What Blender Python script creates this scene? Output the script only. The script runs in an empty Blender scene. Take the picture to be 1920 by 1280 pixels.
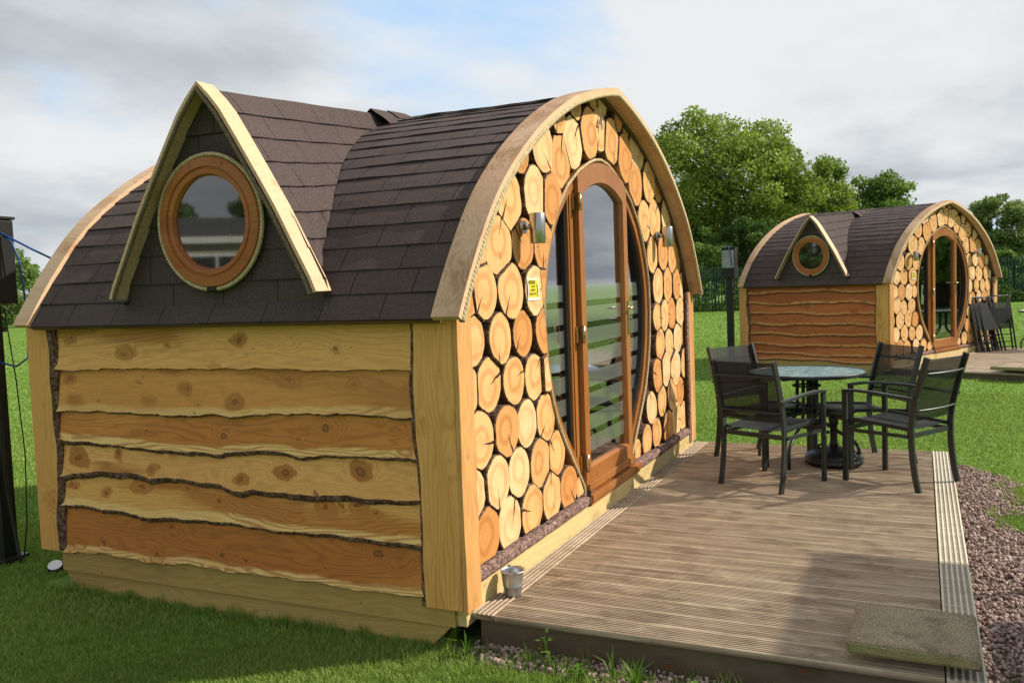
import bpy, bmesh, math, random
import numpy as np
from mathutils import Vector, Matrix
R_ = math.radians
sc = bpy.context.scene
COL = sc.collection
rng = np.random.default_rng(7)
random.seed(7)

# ------------------------------------------------------------------ camera
cam_d = bpy.data.cameras.new('camera')
cam = bpy.data.objects.new('camera', cam_d)
COL.objects.link(cam)
cam_d.sensor_width = 36.0
cam_d.lens = 31.0
cam_d.clip_start = 0.05
cam_d.clip_end = 2000
ROT = Matrix(((0.419693,0.073323,-0.904700),(-0.906944,-0.005859,-0.421210),(-0.036186,0.997291,0.064041)))
cam.matrix_world = Matrix.Translation(Vector((-3.4514, -1.8973, 1.6800))) @ ROT.to_4x4()
sc.camera = cam
CAMP = Vector((-3.4514, -1.8973, 1.6800))

# ------------------------------------------------------------------ light
SUN_EL, SUN_AZ = R_(37.0), math.atan2(-0.835, 0.55)     # direction towards the sun
sun_dir = Vector((math.cos(SUN_EL) * math.cos(SUN_AZ), math.cos(SUN_EL) * math.sin(SUN_AZ), math.sin(SUN_EL)))
sl = bpy.data.lights.new('sun', 'SUN')
sl.energy = 4.6
sl.angle = R_(0.8)
sl.color = (1.0, 0.91, 0.78)
so = bpy.data.objects.new('sun', sl)
COL.objects.link(so)
so.rotation_euler = (-sun_dir).to_track_quat('-Z', 'Y').to_euler()

vs = sc.view_settings
vs.view_transform = 'Standard'
vs.look = 'None'
vs.exposure = 0.42
vs.gamma = 1.0

# ------------------------------------------------------------------ node helper
class NT:
    def __init__(s, tree):
        s.t = tree
    def n(s, typ, props=None, **inp):
        nd = s.t.nodes.new('ShaderNode' + typ)
        for k, v in (props or {}).items():
            setattr(nd, k, v)
        for k, v in inp.items():
            s.put(nd, k, v)
        return nd
    def put(s, nd, k, v):
        if k[0] == 'i' and k[1:].isdigit():
            sk = nd.inputs[int(k[1:])]
        else:
            sk = nd.inputs[k.replace('_', ' ')]
        if isinstance(v, bpy.types.NodeSocket):
            s.t.links.new(v, sk)
        elif isinstance(v, bpy.types.Node):
            s.t.links.new(v.outputs[0], sk)
        else:
            if isinstance(v, (tuple, list)) and len(v) == 3 and sk.type == 'RGBA':
                v = (*v, 1)
            sk.default_value = v
    def math(s, op, a, b=0.0, c=0.0, clamp=False):
        return s.n('Math', dict(operation=op, use_clamp=clamp), i0=a, i1=b, i2=c).outputs[0]
    def vmath(s, op, a, b=(0, 0, 0)):
        return s.n('VectorMath', dict(operation=op), i0=a, i1=b).outputs[0]
    def mix(s, f, a, b, bt='MIX'):
        nd = s.n('Mix', dict(data_type='RGBA', blend_type=bt))
        s.put(nd, 'i0', f)
        s.put(nd, 'i6', a)
        s.put(nd, 'i7', b)
        return nd.outputs[2]
    def ramp(s, f, a, b, lo=0.0, hi=1.0):
        nd = s.n('MapRange', dict(interpolation_type='SMOOTHSTEP'), i0=f, i1=a, i2=b, i3=lo, i4=hi)
        return nd.outputs[0]
    def noise(s, vec, scale, detail=4.0, rough=0.55, dist=0.0):
        nd = s.n('TexNoise', None, Vector=vec, Scale=scale, Detail=detail, Roughness=rough, Distortion=dist)
        return nd.outputs[0]
    def scale(s, v, xyz):
        return s.vmath('MULTIPLY', v, xyz)

def new_mat(name):
    m = bpy.data.materials.new(name)
    m.use_nodes = True
    m.node_tree.nodes.clear()
    t = NT(m.node_tree)
    out = t.n('OutputMaterial')
    return m, t, out

def finish(t, out, color, rough=0.6, metal=0.0, bump=None, bstr=0.3, bdist=0.01, spec=0.4, **kw):
    b = t.n('BsdfPrincipled', None, Base_Color=color, Roughness=rough, Metallic=metal)
    b.inputs['Specular IOR Level'].default_value = spec
    for k, v in kw.items():
        t.put(b, k, v)
    if bump is not None:
        bn = t.n('Bump', None, Strength=bstr, Distance=bdist, Height=bump)
        t.put(b, 'Normal', bn.outputs[0])
    t.put(out, 'Surface', b.outputs[0])
    return b

def objco(t, jitter=True):
    co = t.n('TexCoord').outputs['Object']
    if jitter:
        r = t.n('ObjectInfo').outputs['Random']
        co = t.vmath('ADD', co, t.n('CombineXYZ', None, X=t.math('MULTIPLY', r, 31.0), Y=t.math('MULTIPLY', r, 17.0), Z=t.math('MULTIPLY', r, 23.0)).outputs[0])
    return co

# ------------------------------------------------------------------ world
w = bpy.data.worlds.new('World')
sc.world = w
w.use_nodes = True
w.node_tree.nodes.clear()
t = NT(w.node_tree)
wo = t.n('OutputWorld')
sky = t.n('TexSky')
sky.sky_type = 'NISHITA'
sky.sun_disc = False
sky.sun_elevation = SUN_EL
sky.sun_rotation = math.pi / 2 - SUN_AZ
sky.air_density = 1.0
sky.dust_density = 0.6
d = t.n('TexCoord').outputs['Generated']
sx = t.n('SeparateXYZ', None, Vector=d)
zz = t.math('MAXIMUM', t.math('ADD', sx.outputs[2], 0.16), 0.05)
p = t.vmath('DIVIDE', d, t.n('CombineXYZ', None, X=zz, Y=zz, Z=zz).outputs[0])
n1 = t.noise(p, 1.0, 6, 0.5, 0.25)
n2 = t.noise(t.vmath('ADD', p, (3.7, 1.2, 0)), 0.75, 6, 0.5, 0.25)
n3 = t.noise(t.vmath('ADD', p, (9.1, 5.2, 0)), 1.6, 6, 0.6)
def blob(v, a, b):
    v = Vector(v).normalized()
    dp = t.n('VectorMath', dict(operation='DOT_PRODUCT'), i0=t.vmath('NORMALIZE', d), i1=tuple(v)).outputs['Value']
    return t.ramp(dp, a, b)
hole = t.math('ADD', blob((0.863, 0.426, 0.271), 0.972, 0.999), t.math('MULTIPLY', blob((0.83, 0.40, 0.38), 0.96, 0.999), 0.8))
cover = t.ramp(t.math('ADD', n1, t.math('MULTIPLY', hole, -0.11)), 0.22, 0.44)
grey = t.ramp(n2, 0.34, 0.60)
grey = t.math('ADD', grey, t.math('MULTIPLY', t.math('SUBTRACT', n3, 0.5), 0.6), clamp=True)
cl = t.mix(grey, (6.4, 6.55, 6.65), (3.7, 4.05, 4.4))
blue = t.mix(0.75, sky.outputs[0], (4.3, 6.2, 8.6))
cc = t.mix(cover, blue, cl)
low = t.ramp(sx.outputs[2], 0.0, -0.05)
cc = t.mix(low, cc, (1.2, 1.3, 1.1))
bg = t.n('Background', None, Color=cc, Strength=0.098)
t.put(wo, 'Surface', bg.outputs[0])

# ------------------------------------------------------------------ mesh helpers
def tag(o, label=None, cat=None, group=None, kind=None):
    if label: o['label'] = label
    if cat: o['category'] = cat
    if group: o['group'] = group
    if kind: o['kind'] = kind
    return o

def empty(name, loc=(0, 0, 0), rz=0.0):
    o = bpy.data.objects.new(name, None)
    o.empty_display_size = 0.2
    COL.objects.link(o)
    o.location = loc
    o.rotation_euler = (0, 0, rz)
    return o

class MB:
    """collects shapes, then builds ONE mesh object"""
    def __init__(s):
        s.v = []; s.f = []; s.mi = []; s.sm = []; s.uv = []; s.at = []
    def add(s, vs_, fs, mi=0, smooth=False, uvs=None, at=None):
        o = len(s.v)
        s.v += [tuple(v) for v in vs_]
        s.at += list(at) if at is not None else [0.0] * len(vs_)
        for k, f in enumerate(fs):
            s.f.append(tuple(i + o for i in f)); s.mi.append(mi); s.sm.append(smooth)
            s.uv += [uvs[i] for i in f] if uvs is not None else [(0, 0)] * len(f)
        return s
    def box(s, x0, x1, y0, y1, z0, z1, mi=0, bev=0.0):
        if bev <= 0:
            vs_ = [(x, y, z) for x in (x0, x1) for y in (y0, y1) for z in (z0, z1)]
            fs = [(0, 1, 3, 2), (4, 6, 7, 5), (0, 4, 5, 1), (2, 3, 7, 6), (0, 2, 6, 4), (1, 5, 7, 3)]
            return s.add(vs_, fs, mi)
        bm = bmesh.new()
        bmesh.ops.create_cube(bm, size=1.0)
        for v in bm.verts:
            v.co = Vector(((x0 + x1) / 2 + v.co.x * (x1 - x0), (y0 + y1) / 2 + v.co.y * (y1 - y0), (z0 + z1) / 2 + v.co.z * (z1 - z0)))
        bmesh.ops.bevel(bm, geom=bm.edges[:], offset=bev, segments=2, profile=0.7, affect='EDGES')
        bm.verts.index_update()
        s.add([v.co for v in bm.verts], [[v.index for v in f.verts] for f in bm.faces], mi)
        bm.free()
        return s
    def tube(s, path, r, n=10, mi=0, caps=True, rad=None, smooth=True):
        P = [Vector(p) for p in path]
        rings = []
        up = None
        for i, p in enumerate(P):
            tn = (P[min(i + 1, len(P) - 1)] - P[max(i - 1, 0)]).normalized()
            if up is None:
                up = Vector((0, 0, 1)) if abs(tn.z) < 0.9 else Vector((1, 0, 0))
            a = tn.cross(up).normalized()
            b = a.cross(tn).normalized()
            up = b
            rr = rad[i] if rad else r
            rings.append([p + a * rr * math.cos(2 * math.pi * k / n) + b * rr * math.sin(2 * math.pi * k / n) for k in range(n)])
        vs_ = [v for rg in rings for v in rg]
        fs = []
        for i in range(len(P) - 1):
            for k in range(n):
                fs.append((i * n + k, i * n + (k + 1) % n, (i + 1) * n + (k + 1) % n, (i + 1) * n + k))
        s.add(vs_, fs, mi, smooth)
        if caps:
            o = len(s.v) - len(vs_)
            s.f.append(tuple(o + k for k in range(n))[::-1]); s.mi.append(mi); s.sm.append(False); s.uv += [(0, 0)] * n
            s.f.append(tuple(o + (len(P) - 1) * n + k for k in range(n))); s.mi.append(mi); s.sm.append(False); s.uv += [(0, 0)] * n
        return s
    def bar(s, path, w_, h_, side, mi=0):
        """rectangular section swept along path; w_ along 'side', h_ across"""
        P = [Vector(p) for p in path]
        sd = Vector(side).normalized()
        vs_ = []
        for i, p in enumerate(P):
            tn = (P[min(i + 1, len(P) - 1)] - P[max(i - 1, 0)]).normalized()
            b = tn.cross(sd).normalized()
            for a_, c_ in ((-1, -1), (1, -1), (1, 1), (-1, 1)):
                vs_.append(p + sd * a_ * w_ / 2 + b * c_ * h_ / 2)
        fs = []
        n = len(P)
        for i in range(n - 1):
            for k in range(4):
                fs.append((i * 4 + k, i * 4 + (k + 1) % 4, (i + 1) * 4 + (k + 1) % 4, (i + 1) * 4 + k))
        fs.append((3, 2, 1, 0)); fs.append(tuple((n - 1) * 4 + k for k in range(4)))
        return s.add(vs_, fs, mi)
    def lathe(s, prof, c=(0, 0, 0), n=32, mi=0, smooth=True):
        vs_ = []
        for r, z in prof:
            for k in range(n):
                a = 2 * math.pi * k / n
                vs_.append((c[0] + r * math.cos(a), c[1] + r * math.sin(a), c[2] + z))
        fs = []
        for i in range(len(prof) - 1):
            for k in range(n):
                fs.append((i * n + k, i * n + (k + 1) % n, (i + 1) * n + (k + 1) % n, (i + 1) * n + k))
        return s.add(vs_, fs, mi, smooth)
    def build(s, name, mats, parent=None):
        me = bpy.data.meshes.new(name)
        me.from_pydata(s.v, [], s.f)
        if not isinstance(mats, (list, tuple)):
            mats = [mats]
        for m in mats:
            me.materials.append(m)
        me.polygons.foreach_set('material_index', s.mi)
        me.polygons.foreach_set('use_smooth', s.sm)
        if any(u != (0, 0) for u in s.uv[:400]):
            uvl = me.uv_layers.new(name='UVMap')
            uvl.data.foreach_set('uv', np.array(s.uv, dtype=np.float32).ravel())
        if any(s.at):
            a = me.attributes.new('edge', 'FLOAT', 'POINT')
            a.data.foreach_set('value', np.array(s.at, dtype=np.float32))
        me.update()
        me.validate()
        o = bpy.data.objects.new(name, me)
        COL.objects.link(o)
        if parent is not None:
            o.parent = parent
        return o

def np_obj(name, verts, faces, mat, attr=None, parent=None):
    """verts (n,3) numpy; faces (m,k) numpy"""
    me = bpy.data.meshes.new(name)
    k = faces.shape[1]
    me.vertices.add(len(verts)); me.vertices.foreach_set('co', verts.astype(np.float32).ravel())
    me.loops.add(faces.size); me.loops.foreach_set('vertex_index', faces.astype(np.int32).ravel())
    me.polygons.add(len(faces))
    me.polygons.foreach_set('loop_start', np.arange(0, faces.size, k, dtype=np.int32))
    me.polygons.foreach_set('loop_total', np.full(len(faces), k, dtype=np.int32))
    me.update(calc_edges=True)
    if attr is not None:
        a = me.attributes.new('tint', 'FLOAT', 'POINT')
        a.data.foreach_set('value', attr.astype(np.float32))
    me.materials.append(mat)
    o = bpy.data.objects.new(name, me)
    COL.objects.link(o)
    if parent is not None:
        o.parent = parent
    return o

def lerp(a, b, f):
    return a + (b - a) * f

def interp(x, pts):
    xs = [p[0] for p in pts]; ys = [p[1] for p in pts]
    return float(np.interp(x, xs, ys))

def rope(name, path, r, mat, parent, step=0.005, lay=0.075):
    """three strand rope following a path"""
    P = np.array(path, float)
    seg = np.linalg.norm(np.diff(P, axis=0), axis=1)
    L = np.concatenate([[0], np.cumsum(seg)])
    n = max(4, int(L[-1] / step))
    sL = np.linspace(0, L[-1], n)
    Q = np.stack([np.interp(sL, L, P[:, i]) for i in range(3)], 1)
    T = np.gradient(Q, axis=0); T /= np.linalg.norm(T, axis=1)[:, None]
    up = np.array([0, 1.0, 0]) if np.abs(T[:, 1]).max() < 0.95 else np.array([1.0, 0, 0])
    A = np.cross(T, up); A /= np.linalg.norm(A, axis=1)[:, None]
    B = np.cross(A, T)
    m = 12
    ang = np.arange(m) / m * 2 * np.pi
    rad = r * (0.80 + 0.20 * np.abs(np.cos(1.5 * ang)))
    tw = sL / lay * 2 * np.pi
    V = Q[:, None, :] + rad[None, :, None] * (np.cos(ang[None, :] + tw[:, None])[..., None] * A[:, None, :] + np.sin(ang[None, :] + tw[:, None])[..., None] * B[:, None, :])
    V = V.reshape(-1, 3)
    i = np.arange(n - 1)[:, None] * m; k = np.arange(m)[None, :]; k2 = (k + 1) % m
    F = np.stack([i + k, i + k2, i + m + k2, i + m + k], -1).reshape(-1, 4)
    return np_obj(name, V, F, mat, parent=parent)
# ------------------------------------------------------------------ materials
def mat_board(name, light, dark, sap, axis='Y', knot=(0.16, 0.055, 0.015), bark=False, heart=(0.35, 0.62), rough=0.62, grainamt=0.5, knots=None):
    m, t, out = new_mat(name)
    co = objco(t)
    long_, a_, b_ = {'Y': ((0.22, 1, 1)), 'X': ((1, 1, 1)), 'Z': ((1, 1, 1))}[axis]
    sc_ = {'Y': (1, 0.16, 1), 'X': (0.16, 1, 1), 'Z': (1, 1, 0.16)}[axis]
    q = t.scale(co, sc_)
    wob = t.noise(q, 5.0, 3, 0.5)
    # knots
    ks = {'Y': (0.3, 3.0, 5.2), 'X': (3.0, 0.3, 5.2), 'Z': (5.2, 3.0, 2.4)}[axis]
    kv = t.scale(t.vmath('ADD', co, t.scale(t.n('TexNoise', None, Vector=co, Scale=5.0).outputs[1], (0.03, 0.03, 0.03))), ks)
    kd = t.n('TexVoronoi', dict(feature='F1'), Vector=kv, Scale=1.0, Randomness=0.9)
    ksel = t.ramp(t.n('SeparateColor', None, i0=kd.outputs['Color']).outputs[0], 0.25, 0.32)
    dist = kd.outputs['Distance']
    halo = t.math('MULTIPLY', t.ramp(dist, 0.34, 0.06), ksel)
    core = t.math('MULTIPLY', t.ramp(dist, 0.085, 0.05), ksel)
    if knots:
        co0 = t.n('TexCoord').outputs['Object']
        wob3 = t.scale(t.vmath('SUBTRACT', t.n('TexNoise', None, Vector=co0, Scale=10.0).outputs[1], (0.5, 0.5, 0.5)), (0, 0.11, 0.055))
        kp = t.vmath('ADD', co0, wob3)
        halo = t.math('MULTIPLY', halo, 0.5); core = t.math('MULTIPLY', core, 0.3)
        for ky, kz, ks_ in knots:
            rr_ = 0.0105 * ks_
            dv_ = t.scale(t.vmath('SUBTRACT', kp, (0, ky, kz)), (0, 0.62 / rr_, 1 / rr_))
            dl = t.n('VectorMath', dict(operation='LENGTH'), i0=dv_).outputs['Value']
            halo = t.math('MAXIMUM', halo, t.math('MULTIPLY', t.ramp(dl, 4.2, 1.2), min(1.0, max(0.25, ks_ - 0.55))))
            core = t.math('MAXIMUM', core, t.math('MULTIPLY', t.ramp(dl, 1.05, 0.85), t.ramp(dl, 0.2, 0.75, 0.55, 1.0)))
    cross = {'Y': 2, 'X': 2, 'Z': 1}[axis]
    c_ = t.n('SeparateXYZ', None, Vector=co).outputs[cross]
    ph = t.math('ADD', t.math('MULTIPLY', c_, 190.0), t.math('ADD', t.math('MULTIPLY', wob, 95.0), t.math('MULTIPLY', halo, 26.0)))
    g = t.math('ADD', t.math('MULTIPLY', t.math('SINE', ph), 0.5), 0.5)
    g = t.math('POWER', g, 2.0)
    fine = t.noise(t.scale(q, (1, 1, 1)), 120.0, 3, 0.6)
    hn = t.noise(q, 3.2, 3, 0.55, 0.4)
    hmask = t.ramp(t.math('ADD', hn, t.math('MULTIPLY', halo, 0.34)), heart[0], heart[1])
    rnd = t.n('ObjectInfo').outputs['Random']
    col = t.mix(hmask, light, dark)
    col = t.mix(t.math('MULTIPLY', rnd, 0.35), col, dark)
    if sap is not None:
        ed = t.n('Attribute', dict(attribute_name='edge')).outputs['Fac']
        sm = t.math('ADD', ed, t.math('MULTIPLY', t.math('SUBTRACT', t.noise(q, 7, 2), 0.5), 0.06))
        s_ = t.math('MULTIPLY', t.ramp(sm, 0.046, 0.030), t.math('SUBTRACT', 1.0, halo))
        col = t.mix(s_, col, sap)
    col = t.mix(t.math('MULTIPLY', g, t.math('ADD', t.math('MULTIPLY', hmask, grainamt), 0.24)), col, t.mix(0.5, dark, knot))
    col = t.mix(t.ramp(fine, 0.35, 0.7, 0.0, 0.22), col, dark)
    col = t.mix(t.math('MULTIPLY', core, 0.85), col, knot)
    pk = t.n('TexVoronoi', dict(feature='F1'), Vector=t.scale(kv, (1.9, 1.9, 1.9)), Scale=1.0)
    psel = t.ramp(t.n('SeparateColor', None, i0=pk.outputs['Color']).outputs[1], 0.55, 0.6)
    col = t.mix(t.math('MULTIPLY', t.ramp(pk.outputs['Distance'], 0.075, 0.04, 0, 0.8), psel), col, knot)
    spk = t.noise(co, 60, 2, 0.6)
    col = t.mix(t.ramp(spk, 0.68, 0.78, 0, 0.4), col, knot)
    bl = t.noise(q, 1.4, 4, 0.6, 0.6)
    col = t.mix(t.ramp(bl, 0.50, 0.68, 0, 0.5), col, t.mix(0.75, light, dark))
    hgt = t.math('ADD', t.math('MULTIPLY', g, 0.4), t.math('ADD', fine, t.math('MULTIPLY', core, -1.0)))
    finish(t, out, col, rough, 0, hgt, 0.25, 0.003)
    return m

def mat_bark(name, a=(0.10, 0.065, 0.045), b=(0.30, 0.20, 0.17), sc_=30.0):
    m, t, out = new_mat(name)
    co = objco(t)
    n = t.noise(co, sc_, 6, 0.7, 0.5)
    v = t.n('TexVoronoi', dict(feature='DISTANCE_TO_EDGE'), Vector=t.scale(co, (1, 0.5, 1)), Scale=sc_ * 1.3).outputs['Distance']
    f = t.ramp(n, 0.35, 0.68)
    col = t.mix(f, a, b)
    col = t.mix(t.ramp(v, 0.10, 0.0, 0, 0.7), col, (0.02, 0.012, 0.008))
    finish(t, out, col, 0.95, 0, t.math('ADD', n, t.math('MULTIPLY', v, 0.6)), 0.9, 0.012, spec=0.15)
    return m

def mat_endgrain(name):
    m, t, out = new_mat(name)
    co0 = t.n('TexCoord').outputs['Object']
    rnd = t.n('ObjectInfo').outputs['Random']
    off = t.n('CombineXYZ', None, X=t.math('MULTIPLY', rnd, 40.0), Y=t.math('MULTIPLY', rnd, 9.0), Z=t.math('MULTIPLY', rnd, 21.0)).outputs[0]
    co = t.vmath('ADD', co0, off)
    flat = t.scale(co0, (1, 0, 1))
    wv = t.n('TexNoise', None, Vector=co, Scale=7.0, Detail=3.0).outputs[1]
    wp = t.vmath('ADD', flat, t.scale(t.vmath('SUBTRACT', wv, (0.5, 0.5, 0.5)), (0.05, 0, 0.05)))
    ctr = t.scale(t.vmath('SUBTRACT', t.n('TexWhiteNoise', dict(noise_dimensions='1D'), W=rnd).outputs[1], (0.5, 0.5, 0.5)), (0.05, 0, 0.05))
    rad = t.n('VectorMath', dict(operation='LENGTH'), i0=t.vmath('SUBTRACT', wp, ctr)).outputs['Value']
    g = t.math('ADD', t.math('MULTIPLY', t.math('SINE', t.math('MULTIPLY', rad, 900.0)), 0.5), 0.5)
    g2 = t.math('ADD', t.math('MULTIPLY', t.math('SINE', t.math('MULTIPLY', rad, 330.0)), 0.5), 0.5)
    r2 = t.math('FRACT', t.math('MULTIPLY', rnd, 7.13))
    r3 = t.math('FRACT', t.math('MULTIPLY', rnd, 13.7))
    base = t.mix(t.ramp(r2, 0.0, 0.6), (0.85, 0.60, 0.315), (0.77, 0.465, 0.185))
    base = t.mix(t.ramp(r2, 0.6, 1.0), base, (0.62, 0.285, 0.085))
    hr = t.math('ADD', 0.045, t.math('MULTIPLY', r3, 0.05))
    ringm = t.math('MULTIPLY', t.ramp(rad, t.math('SUBTRACT', hr, 0.012), hr), t.ramp(rad, t.math('ADD', hr, 0.035), t.math('ADD', hr, 0.015)))
    col = t.mix(t.math('MULTIPLY', ringm, t.math('ADD', 0.25, t.math('MULTIPLY', r2, 0.45))), base, (0.46, 0.17, 0.035))
    col = t.mix(t.math('MULTIPLY', g, 0.10), col, (0.38, 0.15, 0.04))
    col = t.mix(t.math('MULTIPLY', g2, 0.13), col, (0.42, 0.16, 0.04))
    blotch = t.noise(co, 9.0, 4, 0.6)
    col = t.mix(t.ramp(blotch, 0.42, 0.72, 0, 0.4), col, (0.52, 0.22, 0.055))
    grit = t.noise(co, 160.0, 2, 0.7)
    col = t.mix(t.ramp(grit, 0.5, 0.8, 0, 0.3), col, (0.30, 0.12, 0.03))
    # drying cracks: a wedge from the pith to the rim
    def crack(seed, w0, l0, l1):
        an = t.math('MULTIPLY', t.math('FRACT', t.math('MULTIPLY', rnd, seed)), 6.2832)
        rt = t.n('VectorRotate', dict(rotation_type='Y_AXIS'), Vector=t.vmath('SUBTRACT', wp, ctr), Angle=an).outputs[0]
        s_ = t.n('SeparateXYZ', None, Vector=rt)
        zz_ = t.math('ADD', s_.outputs[2], t.math('MULTIPLY', t.math('SUBTRACT', t.noise(co, 30, 2), 0.5), 0.012))
        wdt = t.math('MULTIPLY', t.math('SUBTRACT', s_.outputs[0], l0), w0)
        ins = t.math('LESS_THAN', t.math('ABSOLUTE', zz_), wdt)
        a_ = t.math('GREATER_THAN', s_.outputs[0], l0)
        b_ = t.math('LESS_THAN', s_.outputs[0], l1)
        return t.math('MULTIPLY', ins, t.math('MULTIPLY', a_, b_))
    sel = t.math('GREATER_THAN', t.math('FRACT', t.math('MULTIPLY', rnd, 3.77)), 0.25)
    sel2 = t.math('GREATER_THAN', t.math('FRACT', t.math('MULTIPLY', rnd, 5.31)), 0.6)
    ck = t.math('MAXIMUM', t.math('MULTIPLY', crack(11.3, 0.07, 0.012, 0.3), sel), t.math('MULTIPLY', crack(19.7, 0.05, 0.03, 0.09), sel2))
    fk = t.math('MULTIPLY', crack(27.1, 0.022, 0.0, 0.07), 0.6)
    col = t.mix(ck, col, (0.055, 0.022, 0.01))
    col = t.mix(fk, col, (0.16, 0.06, 0.02))
    hgt = t.math('ADD', t.math('MULTIPLY', g, 0.25), t.math('ADD', t.math('MULTIPLY', grit, 0.6), t.math('MULTIPLY', ck, -4.0)))
    finish(t, out, col, 0.68, 0, hgt, 0.3, 0.004, spec=0.25)
    return m

def mat_shingle(name):
    m, t, out = new_mat(name)
    uv = t.n('UVMap').outputs[0]
    s_ = t.n('SeparateXYZ', None, Vector=uv)
    u, v = s_.outputs[0], s_.outputs[1]
    row = t.math('FLOOR', v)
    off = t.n('TexWhiteNoise', dict(noise_dimensions='1D'), W=row).outputs[0]
    uu = t.math('ADD', t.math('MULTIPLY', u, 3.0), t.math('ADD', t.math('MULTIPLY', row, 0.5), t.math('MULTIPLY', off, 0.25)))
    fr = t.math('FRACT', uu)
    tab = t.math('FLOOR', uu)
    slot = t.math('LESS_THAN', fr, 0.020)
    tabr = t.n('TexWhiteNoise', dict(noise_dimensions='2D'), Vector=t.n('CombineXYZ', None, X=tab, Y=row).outputs[0]).outputs[0]
    co = objco(t, False)
    n = t.noise(co, 150.0, 4, 0.9)
    n2 = t.noise(co, 2.5, 4, 0.6)
    n3 = t.noise(co, 700.0, 1, 0.5)
    col = t.mix(tabr, (0.042, 0.030, 0.027), (0.054, 0.037, 0.034))
    col = t.mix(t.ramp(n, 0.42, 0.62), col, (0.115, 0.086, 0.080))
    col = t.mix(t.ramp(n3, 0.62, 0.72, 0, 0.5), col, (0.17, 0.14, 0.13))
    col = t.mix(t.ramp(n2, 0.45, 0.75, 0, 0.35), col, (0.055, 0.040, 0.038))
    vv = t.math('FRACT', v)
    edge = t.ramp(vv, 0.055, 0.02)
    col = t.mix(t.math('MULTIPLY', slot, 0.75), col, (0.008, 0.007, 0.007))
    col = t.mix(t.math('MULTIPLY', edge, 0.5), col, (0.012, 0.010, 0.010))
    hgt = t.math('ADD', t.math('MULTIPLY', n, 0.4), t.math('MULTIPLY', slot, -2.5))
    finish(t, out, col, 0.9, 0, hgt, 0.5, 0.004, spec=0.25)
    return m

def mat_plain(name, col, rough=0.5, metal=0.0, var=0.25, sc_=8.0, bump=0.08, spec=0.4, dark=None, **kw):
    m, t, out = new_mat(name)
    co = objco(t)
    n = t.noise(co, sc_, 5, 0.6)
    d_ = dark if dark else tuple(c * (1 - var) for c in col)
    c = t.mix(t.ramp(n, 0.35, 0.68), col, d_)
    fine = t.noise(co, sc_ * 14, 3, 0.6)
    rg = t.math('ADD', rough, t.math('MULTIPLY', t.math('SUBTRACT', n, 0.5), 0.25), clamp=True)
    b = finish(t, out, c, rg, metal, fine, bump, 0.002, spec=spec, **kw)
    return m

def schlick(t):
    g_ = t.n('NewGeometry')
    c_ = t.n('VectorMath', dict(operation='DOT_PRODUCT'), i0=g_.outputs['Normal'], i1=g_.outputs['Incoming']).outputs['Value']
    c_ = t.math('SUBTRACT', 1.0, t.math('ABSOLUTE', c_), clamp=True)
    return t.math('ADD', 0.04, t.math('MULTIPLY', 0.96, t.math('POWER', c_, 5.0)))

def mat_glass(name, refl=0.10, tint=(0.82, 0.86, 0.84), rough=0.0, boost=1.0):
    m, t, out = new_mat(name)
    f = t.math('ADD', t.math('MULTIPLY', schlick(t), boost), refl, clamp=True)
    tr = t.n('BsdfTransparent', None, Color=tint)
    gl = t.n('BsdfGlossy', None, Color=(0.95, 0.97, 1.0), Roughness=rough)
    mx = t.n('MixShader', None, i0=f, i1=tr.outputs[0], i2=gl.outputs[0])
    t.put(out, 'Surface', mx.outputs[0])
    return m

def mat_film(name):
    m, t, out = new_mat(name)
    tr = t.n('BsdfTransparent', None, Color=(0.8, 0.8, 0.8))
    df = t.n('BsdfDiffuse', None, Color=(0.55, 0.60, 0.56))
    gl = t.n('BsdfGlossy', None, Color=(0.9, 0.95, 0.95), Roughness=0.10)
    mx = t.n('MixShader', None, i0=0.21, i1=tr.outputs[0], i2=df.outputs[0])
    mx2 = t.n('MixShader', None, i0=t.math('ADD', schlick(t), 0.30), i1=mx.outputs[0], i2=gl.outputs[0])
    t.put(out, 'Surface', mx2.outputs[0])
    return m

def mat_mesh(name, see=0.22):
    m, t, out = new_mat(name)
    co = objco(t, False)
    n = t.noise(co, 60, 3, 0.6)
    b = t.n('BsdfPrincipled', None, Base_Color=t.mix(n, (0.008, 0.009, 0.010), (0.020, 0.022, 0.025)), Roughness=0.5)
    b.inputs['Specular IOR Level'].default_value = 0.2
    tr = t.n('BsdfTransparent', None, Color=(1, 1, 1))
    mx = t.n('MixShader', None, i0=see, i1=b.outputs[0], i2=tr.outputs[0])
    t.put(out, 'Surface', mx.outputs[0])
    return m

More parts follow.
